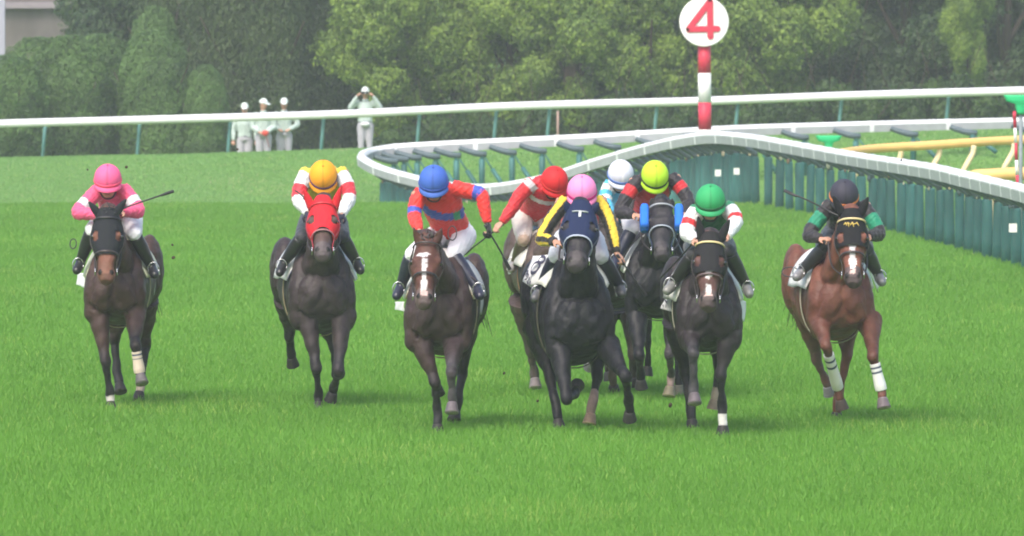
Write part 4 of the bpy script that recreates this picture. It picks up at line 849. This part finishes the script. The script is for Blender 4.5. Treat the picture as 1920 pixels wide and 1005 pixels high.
jockey(h2, dict(C=(606,328), pitch=50, sh=[(570,322),(644,322)], el=[(560,374,.0),(655,370,.0)], wr=[(578,400,.25),(640,404,.25)], hd=[(583,412,.32),(632,412,.32)], pel=(606,405), kn=[(566,445),(642,445)], an=[(532,492),(668,490)], to=[(524,512),(676,508)], gog=False, rein=(1,1), label="jockey in an orange cap and red hooped white sleeves, on the red hooded horse"),
    dict(torso=(.76,.58,.06), sleeve=sl2, breech=(.035,.035,.045), boot=BOOT, cap=(.88,.36,.02), band=(.10,.04,.10), peak=(.88,.34,.02), glove=(.015,.015,.04), puff=1.12))
whip(h2[2], [(577,378,.30),(566,366,.26),(553,357,.2)], "short end of a dark whip beside the red hood", False)
# 3 ---- blue cap
h3 = horse(dict(D=LN(814), cx=820, rx=850, zt=1.60, zb=.68, w=.98, coat=(.055,.033,.030), points=BLK, poll=(801,448), muz=(794,568), ears=[(786,452,775,424),(818,450,829,424)], face=(.105,.042,.030), muzzle=(.13,.09,.08), blaze=[(.16,.20,.34,.42),(.20,.25,.24,.14),(.25,.58,.10,.15),(.58,.80,.22,.36),(.80,.90,.42,.48)], bx=-.10, lean=.5,
    label="dark bay racehorse with a broad white blaze and bare head, under the blue capped jockey", tail=(.22,.35), cloth=(.74,.73,.66), cedge=(.42,.33,.10), girth=(.55,.45,.32), nt=.58, noseband=(.02,.018,.018), mane=(.06,.05,.05),
    number=[dict(c=[(885,550,-.75),(906,556,-1.1),(903,590,-1.1),(888,572,-.75)]), dict(c=[(741,566,-1.0),(757,566,-.7),(757,584,-.7),(742,581,-1.0)])],
    legs=[('f',(789,640,.0),(816,718,.12),(820,768,.0),(821,815,.03),dict()),
          ('f',(852,640,.0),(846,700,.40),(848,748,.32),(847,771,.36),dict(hoof=(.12,.10,.11),lo=(.085,.075,.080),up=(.07,.045,.045))),
          ('h',(795,600,-1.4),(782,642,-1.2),(812,700,-1.4),(822,740,-1.3),dict(g=.8)),
          ('h',(872,590,-1.4),(867,700,-1.5),(858,752,-1.35),(851,788,-1.25),dict())]))
def sl3(t, ca, sa): return (.05,.09,.45) if .36 < t < .50 else (.72,.035,.03)
def to3(t, ca, sa):
    if sa > .05:
        if .22+.30*(ca+.6)*.6 < t < .42+.30*(ca+.6)*.6: return (.03,.30,.14) if .42 < ca < .72 else (.05,.09,.42)
    return (.72,.035,.03)
def sl3b(t, ca, sa): return sl3(t, ca, sa)
jockey(h3, dict(C=(813,338), pitch=32, yaw=-3, sh=[(782,362,-.12),(858,352,-.2)], el=[(777,406,.0),(903,366,-.15)], wr=[(786,434,.22),(915,420,-.1)], hd=[(792,440,.3),(918,440,-.05)], pel=(846,432,-.66), kn=[(772,478),(850,478,-.25)], an=[(752,535),(893,538)], to=[(743,556),(900,556)], rein=(1,0), loop=(848,437,8,13,.0), up=[(0,-.3,1),(.9,-.4,.1)], label="jockey in red silks with blue sash and blue cap, one arm swung out"),
    dict(torso=to3, sleeve=sl3, breech=WH, boot=(.022,.022,.045), cap=(.055,.13,.48), band=(.03,.07,.30), peak=(.07,.15,.50), glove=(.012,.012,.014), puff=1.05))
whip(h3[2], [(915,432,-.05),(935,465,-.08),(955,503,-.1)], "black whip slanting down from the black glove of the blue capped jockey")
# 4 ---- red cap, muddy, behind
h4 = horse(dict(D=LN(752), cx=1040, rx=1004, zt=1.62, zb=.86, w=.95, coat=(.085,.058,.048), points=(.08,.062,.055), poll=(1072,405), muz=(1086,505), ears=[(1062,410,1056,384),(1082,408,1088,384)], face=(.07,.045,.038), label="muddy brown racehorse behind the leading black horse, under the red capped jockey", tail=(-.1,.4), cloth=(.62,.60,.54), girth=(.30,.18,.10),
    number=[dict(c=[(950,505,-1.2),(972,500,-.9),(972,512,-.9),(955,514,-1.2)])],
    legs=[('f',(1020,610,.0),(1030,670,.2),(1050,690,-.1),(1055,700,-.3),dict(g=.85)),
          ('f',(1085,610,.0),(1100,650,.3),(1108,672,.0),(1106,689,-.1),dict(g=.85,hoof=(.18,.17,.19))),
          ('h',(981,560,-1.3),(995,660,-1.5),(1002,700,-1.6),(1004,727,-1.55),dict(hoof=(.20,.17,.17),lo=(.10,.08,.07))),
          ('h',(1030,580,-1.4),(1040,660,-1.5),(1045,690,-1.6),(1046,715,-1.6),dict(g=.85))]))
def to4(t, ca, sa): return (.62,.58,.62) if .24 < t < .33 else (.55,.02,.035)
jockey(h4, dict(C=(1040,338), pitch=42, yaw=18, sh=[(992,340,-.15),(1062,352,-.15)], el=[(962,388,-.1),(1075,400,.0)], wr=[(940,418,-.05),(1070,430,.2)], hd=[(927,432,-.02),(1070,440,.28)], pel=(1003,398,-.62), kn=[(982,450,-.2),(1030,450,-.3)], an=[(966,492,-.5),(1030,510,-.6)], to=[(957,505,-.4),(1030,520,-.5)], rein=(0,1), hs=1.0, up=[(-.5,-.6,.5),(0,-.3,1)], label="jockey in red cap and red silks with white hoops, arm reaching down left"),
    dict(torso=to4, sleeve=bands((.58,.025,.035), (.05,.17,(.62,.58,.62))), breech=(.52,.46,.42), breech2=(.35,.25,.19), boot=(.10,.065,.045), toe=(.33,.31,.30), cap=(.58,.02,.025), band=(.50,.02,.02), puff=1.05))
whip(h4[2], [(935,427,-.05),(905,450,-.1),(868,478,-.15)], "muddy whip slanting down left from the hand of the red capped jockey")
# 5 ---- leading black horse, navy hood
h5 = horse(dict(D=LN(817), cx=1089, rx=1046, zt=1.60, zb=.60, w=1.03, coat=(.016,.015,.019), points=(.010,.009,.012), poll=(1089,386), muz=(1080,498), ca=24, cd0=-.22, ears=[(1068,392,1060,376),(1112,392,1122,377)], hw=1.18, face=(.030,.026,.030), muzzle=(.060,.050,.052), hood=(.012,.020,.065), hood_to=.64, hood_T=True, browband=False, brow=(.10,.13,.22), noseband=(.36,.40,.48), nt=.64, nsag=.12, nbw=.018, tack=(.05,.06,.10),
    label="black racehorse in front of the pack wearing a navy hood with white T", cloth=(.70,.70,.64), cskew=.1, girth=(.12,.11,.08), tail=(-.1,.4),
    number=[dict(c=[(1000,480,-1.15),(1034,476,-.75),(1008,550,-.70),(981,528,-1.12)], bulge=.015, marks=[[.014,(.62,.08),(.80,.10),(.82,.22),(.66,.26),(.55,.20),(.62,.08)],[.016,(.55,.24),(.70,.32),(.64,.52),(.42,.60),(.30,.48),(.36,.30),(.55,.24)],
        [.008,(.05,.58),(.16,.66)],[.008,(.14,.55),(.08,.75)],[.008,(.20,.66),(.16,.80)],[.008,(.28,.66),(.24,.84),(.14,.88)],[.009,(.38,.74),(.42,.84)],[.008,(.34,.88),(.44,.94)],[.009,(.52,.84),(.58,.92)],[.009,(.66,.80),(.82,.86)]]),
        dict(c=[(1150,520,-.8),(1166,530,-1.0),(1172,552,-1.0),(1155,556,-.8)])],
    legs=[('f',(1050,655,.0),(1062,748,.25),(1078,738,-.15),(1083,722,-.30),dict(g=1.0)),
          ('f',(1140,650,.0),(1172,706,.45),(1179,752,.25),(1181,788,.15),dict(g=1.05)),
          ('h',(1010,610,-1.3),(1032,710,-.9),(1041,752,-.7),(1049,806,-.6),dict(g=1.02)),
          ('h',(1120,620,-1.3),(1120,706,-1.0),(1112,752,-.8),(1105,795,-.75),dict(g=1.0,sock=(.36,.24,.20),s0=.74,hoof=(.30,.20,.14)))]))
def sl5a(t, ca, sa): return (.02,.018,.02) if (sa > .0 or t > .90 or sa < -.93) else (.74,.52,.04)
def sl5b(t, ca, sa): return (.02,.018,.02) if (sa < -.05 or t > .90 or sa > .86) else (.74,.52,.04)
jockey(h5, dict(C=(1091,356), pitch=30, sh=[(1054,376),(1127,374)], el=[(1016,446,-.02),(1147,432,-.02)], wr=[(1042,454,.22),(1157,476,.1)], hd=[(1056,456,.3),(1170,492,.14)], pel=(1085,440), kn=[(1042,482,-.28),(1128,482,-.3)], an=[(1012,545,-.5),(1162,535,-.6)], to=[(1002,560,-.4),(1166,552,-.5)], rein=(1,0), gogc=1, up=[(0,-.3,1),(.7,-.5,.4)], label="jockey in pink cap, red body, yellow and black sleeves, on the leading black horse"),
    dict(torso=(.60,.03,.035), sleeve=[sl5a, sl5b], collar=(.22,.22,.25), breech=(.55,.58,.62), boot=(.014,.016,.035), toe=(.10,.10,.11), cap=(.90,.26,.52), band=(.45,.02,.16), peak=(.88,.24,.48), puff=1.0))
whip(h5[2], [(1164,487,.14),(1186,518,.14),(1210,553,.12)], "dark whip slanting down right from the hand of the yellow sleeved jockey")
# 6 ---- white cap, hidden horse
h6 = horse(dict(D=LN(742), cx=1160, rx=1150, zt=1.60, zb=.84, w=.86, coat=(.060,.045,.040), points=(.05,.04,.038), poll=(1138,415), muz=(1135,512), ears=[(1128,420,1122,396),(1148,420,1153,396)], face=(.06,.045,.04), label="brown racehorse almost hidden between two black horses, under the white capped jockey", tail=(0,.4), cloth=(.66,.64,.60), girth=(.3,.26,.2),
    legs=[('f',(1128,590,.0),(1143,662,.3),(1148,703,.1),(1152,737,.0),dict(g=.95,lo=(.13,.09,.07),hoof=(.03,.025,.025))),
          ('f',(1182,590,.0),(1186,668,.2),(1192,700,.0),(1196,726,.0),dict(g=.9,lo=(.08,.06,.05))),
          ('h',(1140,580,-1.4),(1136,650,-1.5),(1140,690,-1.6),(1142,706,-1.6),dict(g=.8)),
          ('h',(1180,580,-1.4),(1184,650,-1.5),(1186,690,-1.6),(1190,705,-1.6),dict(g=.8))]))
jockey(h6, dict(C=(1164,325), pitch=35, yaw=8, sh=[(1139,345),(1196,350)], el=[(1136,378),(1212,392)], wr=[(1146,402,.1),(1195,410,.1)], hd=[(1153,412,.16),(1184,414,.2)], pel=(1165,400), kn=[(1130,440),(1196,440)], an=[(1118,490),(1205,490)], to=[(1114,505),(1210,505)], rein=(0,0), hs=.98, gog=True, label="jockey in a white cap and light blue silks with white hoops, behind the pack"),
    dict(torso=(.10,.42,.62), sleeve=bands((.08,.42,.62), (.16,.30,WH), (.42,.56,WH)), breech=WH, boot=BOOT, cap=(.62,.64,.72), seam=(.80,.80,.82), band=(.10,.18,.45), peak=(.60,.64,.74), puff=1.05))
# 7 ---- lime cap, blue cheek pads
h7 = horse(dict(D=LN(757), cx=1231, rx=1246, zt=1.60, zb=.80, w=1.04, coat=(.013,.012,.015), points=(.010,.009,.012), poll=(1241,378), muz=(1241,477), ears=[(1226,386,1222,368),(1256,386,1261,368)], hw=1.04, face=(.034,.030,.033), muzzle=(.058,.050,.052), pads=(.025,.16,.62), brow=(.30,.32,.34), noseband=(.30,.34,.38), nt=.60, nsag=.12, nbw=.014, tack=(.03,.05,.12),
    label="black racehorse with fluffy blue cheek pads beside its face", cloth=(.68,.70,.68), girth=(.3,.3,.28), tail=(.1,.4),
    legs=[('f',(1194,600,.0),(1199,668,.3),(1201,702,.1),(1203,728,.05),dict(g=1.02)),
          ('f',(1262,600,.0),(1255,664,.25),(1259,706,.0),(1254,743,.05),dict(g=.95,lo=(.06,.05,.05),sock=(.24,.17,.15),s0=.84,hoof=(.16,.14,.09))),
          ('h',(1205,580,-1.4),(1215,640,-1.4),(1215,680,-1.5),(1213,700,-1.5),dict(g=.7)),
          ('h',(1265,580,-1.4),(1270,660,-1.4),(1272,710,-1.3),(1273,740,-1.3),dict(g=.85,hoof=(.14,.13,.09)))]))
def sl7(t, ca, sa): return (.50,.02,.03) if .22 < t < .38 else (.022,.018,.024)
def to7(t, ca, sa): return (.50,.018,.03) if abs(ca) < .80 else (.022,.018,.024)
jockey(h7, dict(C=(1228,328), pitch=48, yaw=6, sh=[(1190,338),(1266,332)], el=[(1163,396),(1291,378)], wr=[(1190,404,.12),(1282,402,.15)], hd=[(1204,404,.22),(1268,410,.26)], pel=(1208,396), kn=[(1184,432,-.2),(1276,430)], an=[(1158,482),(1298,488)], to=[(1152,500),(1302,505)], gog=False, label="jockey in a lime green cap, red body and black sleeves, above blue cheek pads"),
    dict(torso=to7, sleeve=sl7, breech=(.60,.60,.64), boot=(.018,.020,.045), cap=(.48,.78,.035), band=(.03,.06,.02), peak=(.50,.80,.04), puff=1.05))
# 8 ---- green cap
h8 = horse(dict(D=LN(821), cx=1332, rx=1302, zt=1.56, zb=.74, w=.92, coat=(.034,.026,.028), points=BLK, poll=(1332,446), muz=(1328,574), ears=[(1316,446,1309,404),(1352,444,1368,410)], hw=1.04, face=(.11,.050,.042), muzzle=(.10,.07,.065), hood=(.016,.015,.018), hood_to=.50, arch=False, brow=(.62,.50,.25), noseband=(.08,.05,.05), nt=.58, blaze=[(.50,.66,.10,.22),(.72,.86,.16,.40)], forelock=False,
    label="dark racehorse with a white snip and yellow browband, under the green capped jockey", cloth=(.66,.67,.62), girth=(.50,.46,.36), tail=(-.1,.4),
    number=[dict(c=[(1250,554,-1.0),(1264,562,-.75),(1264,585,-.75),(1239,579,-1.0)], marks=[[.006,(.2,.3),(.3,.42)],[.006,(.36,.36),(.44,.50)],[.006,(.16,.70),(.24,.80)],[.004,(.45,.62),(.5,.85)]]), dict(c=[(1388,560,-.7),(1398,565,-1.0),(1396,603,-1.0),(1386,598,-.7)])],
    legs=[('f',(1295,630,.0),(1300,664,.40),(1301,726,.30),(1303,757,.36),dict(hoof=(.11,.09,.10),lo=(.06,.055,.06),g=1.02)),
          ('f',(1366,630,.0),(1352,705,.10),(1355,762,.0),(1356,818,.02),dict(sock=(.70,.66,.62),s0=.86)),
          ('h',(1272,600,-1.3),(1284,700,-1.5),(1295,758,-1.4),(1299,806,-1.35),dict()),
          ('h',(1345,600,-1.4),(1348,690,-1.5),(1343,738,-1.5),(1338,768,-1.5),dict(sock=(.36,.28,.22),s0=.84,hoof=(.26,.20,.14)))]))
jockey(h8, dict(C=(1332,374), pitch=30, sh=[(1301,394),(1370,390)], el=[(1288,436),(1379,416)], wr=[(1304,452,.2),(1362,444,.22)], hd=[(1314,452,.3),(1350,444,.3)], pel=(1330,450), kn=[(1300,478),(1366,472)], an=[(1263,530),(1400,536)], to=[(1250,546),(1405,552)], gogc=1, label="jockey in a green cap with white sleeves hooped red, right of the black horses"),
    dict(torso=(.025,.15,.08), sleeve=bands(WH, (.0,.11,(.03,.20,.10)), (.30,.42,RD)), breech=(.035,.035,.04), boot=(.02,.02,.022), toe=(.22,.22,.21), cap=(.035,.34,.12), band=(.015,.10,.04), peak=(.04,.36,.14), puff=1.12))
whip(h8[2], [(1303,452,.22),(1272,486,.1),(1238,522,.0)], "thin dark whip slanting down to the left from the green capped jockey", False)
# 9 ---- black cap, chestnut bay
h9 = horse(dict(D=LN(800), cx=1580, rx=1530, zt=1.62, zb=.76, w=.97, coat=(.150,.056,.036), points=(.13,.05,.034), poll=(1597,402), muz=(1600,530), ears=[(1579,398,1562,366),(1614,398,1628,368)], hw=1.03, face=(.20,.075,.050), muzzle=(.10,.07,.07), hood=(.012,.011,.014), hood_to=.46, arch=False, brow=(.62,.50,.25), script=True, noseband=(.03,.02,.02), nt=.60, blaze=[(.44,.60,.18,.20),(.60,.72,.22,.36),(.72,.90,.36,.14)],
    label="reddish bay racehorse with white blaze and black ear hood, rightmost of the field", cloth=(.72,.72,.70), girth=(.55,.50,.38), tail=(-.1,.4), mane=(.03,.02,.02),
    number=[dict(c=[(1622,482,-.4),(1643,482,-.9),(1655,530,-.95),(1646,548,-.8)], bulge=.02), dict(c=[(1500,535,-1.0),(1512,528,-.7),(1516,560,-.7),(1510,580,-.9)])],
    legs=[('f',(1536,600,.0),(1550,650,.35),(1570,722,.05),(1580,768,.02),dict(wrap=(.72,.70,.66),g=1.02,hoof=(.05,.035,.03))),
          ('f',(1632,600,.0),(1638,670,.38),(1652,728,.35),(1658,765,.40),dict(wrap=(.76,.75,.74),hoof=(.14,.11,.12))),
          ('h',(1512,575,-1.35),(1532,676,-1.5),(1550,716,-1.6),(1557,740,-1.65),dict(up=(.15,.06,.04),lo=(.13,.07,.06),hoof=(.20,.19,.20))),
          ('h',(1588,590,-1.35),(1588,672,-1.3),(1572,745,-1.3),(1568,792,-1.3),dict(up=(.10,.035,.028),lo=(.14,.05,.035)))]))
sl9 = bands((.022,.018,.022), (.26,.46,(.015,.24,.13)))
jockey(h9, dict(C=(1583,364), pitch=34, yaw=4, sh=[(1552,384),(1622,384)], el=[(1517,440),(1648,438)], wr=[(1540,449,.15),(1628,444,.2)], hd=[(1558,446,.25),(1616,444,.3)], pel=(1585,432), kn=[(1548,462),(1624,470)], an=[(1503,508),(1648,516)], to=[(1493,520),(1654,530)], loop=(1482,510,16,9,-.5), label="jockey in black with green arm bands and a dark cap with orange edge, rightmost"),
    dict(torso=(.018,.016,.02), sleeve=sl9, collar=(.02,.02,.02), breech=(.03,.03,.035), boot=(.03,.03,.032), toe=(.22,.22,.23), cap=(.040,.038,.055), band=(.50,.16,.05), peak=(.03,.03,.04), puff=1.05))
whip(h9[2], [(1564,401,.1),(1520,378,.05),(1473,358,.0)], "black whip pointing up to the left, held by the rightmost jockey")
# clods of turf thrown up by the hooves
m_clod = mat("clod_soil", (.045,.03,.018), .95, .3, 30)
for (x, y, D, s_) in ((237,313,95,.022),(323,459,94,.018),(325,483,94,.026),(164,318,96,.015),(869,391,92,.022),(878,448,91,.018),(1008,752,86,.018),(445,280,110,.02),(1257,760,90,.03),(945,700,89,.02),(1690,300,100,.015)):
    p = PD(x, y, D); b = MB(); s_ *= .75; b.ball((0,0,0), (s_,s_*.8,s_*1.1), n=7, m=5); o = b.build("turf_clod", m_clod, org=(0,0,0), jit=0); o.location = p; o.rotation_euler = (x, y, 1)
    tag(o, "small dark clod of turf thrown into the air by the hooves", "turf clod", "clods flying in the air")
# ------------------------------------------------------------------ haze
HZ = 0.00045
if HZ:
    b = MB(); b.box((0, 150, 6.2), (75, 175, 8.2)); hz = b.build("haze", bpy.data.materials.new("haze"), org=(0,0,0), smooth=False)
    hm = hz.data.materials[0]; hm.use_nodes = True; n = hm.node_tree.nodes; n.remove(n["Principled BSDF"])
    pv = n.new("ShaderNodeVolumePrincipled"); pv.inputs["Color"].default_value = (.88,.92,.98,1); pv.inputs["Density"].default_value = HZ
    hm.node_tree.links.new(pv.outputs[0], n["Material Output"].inputs["Volume"]); tag(hz, "thin pale haze over the course", "haze", kind="stuff")

for o in COL.objects:
    if o.get('label') and len(o['label'].split()) > 16: print("LONG", len(o['label'].split()), o['label'])
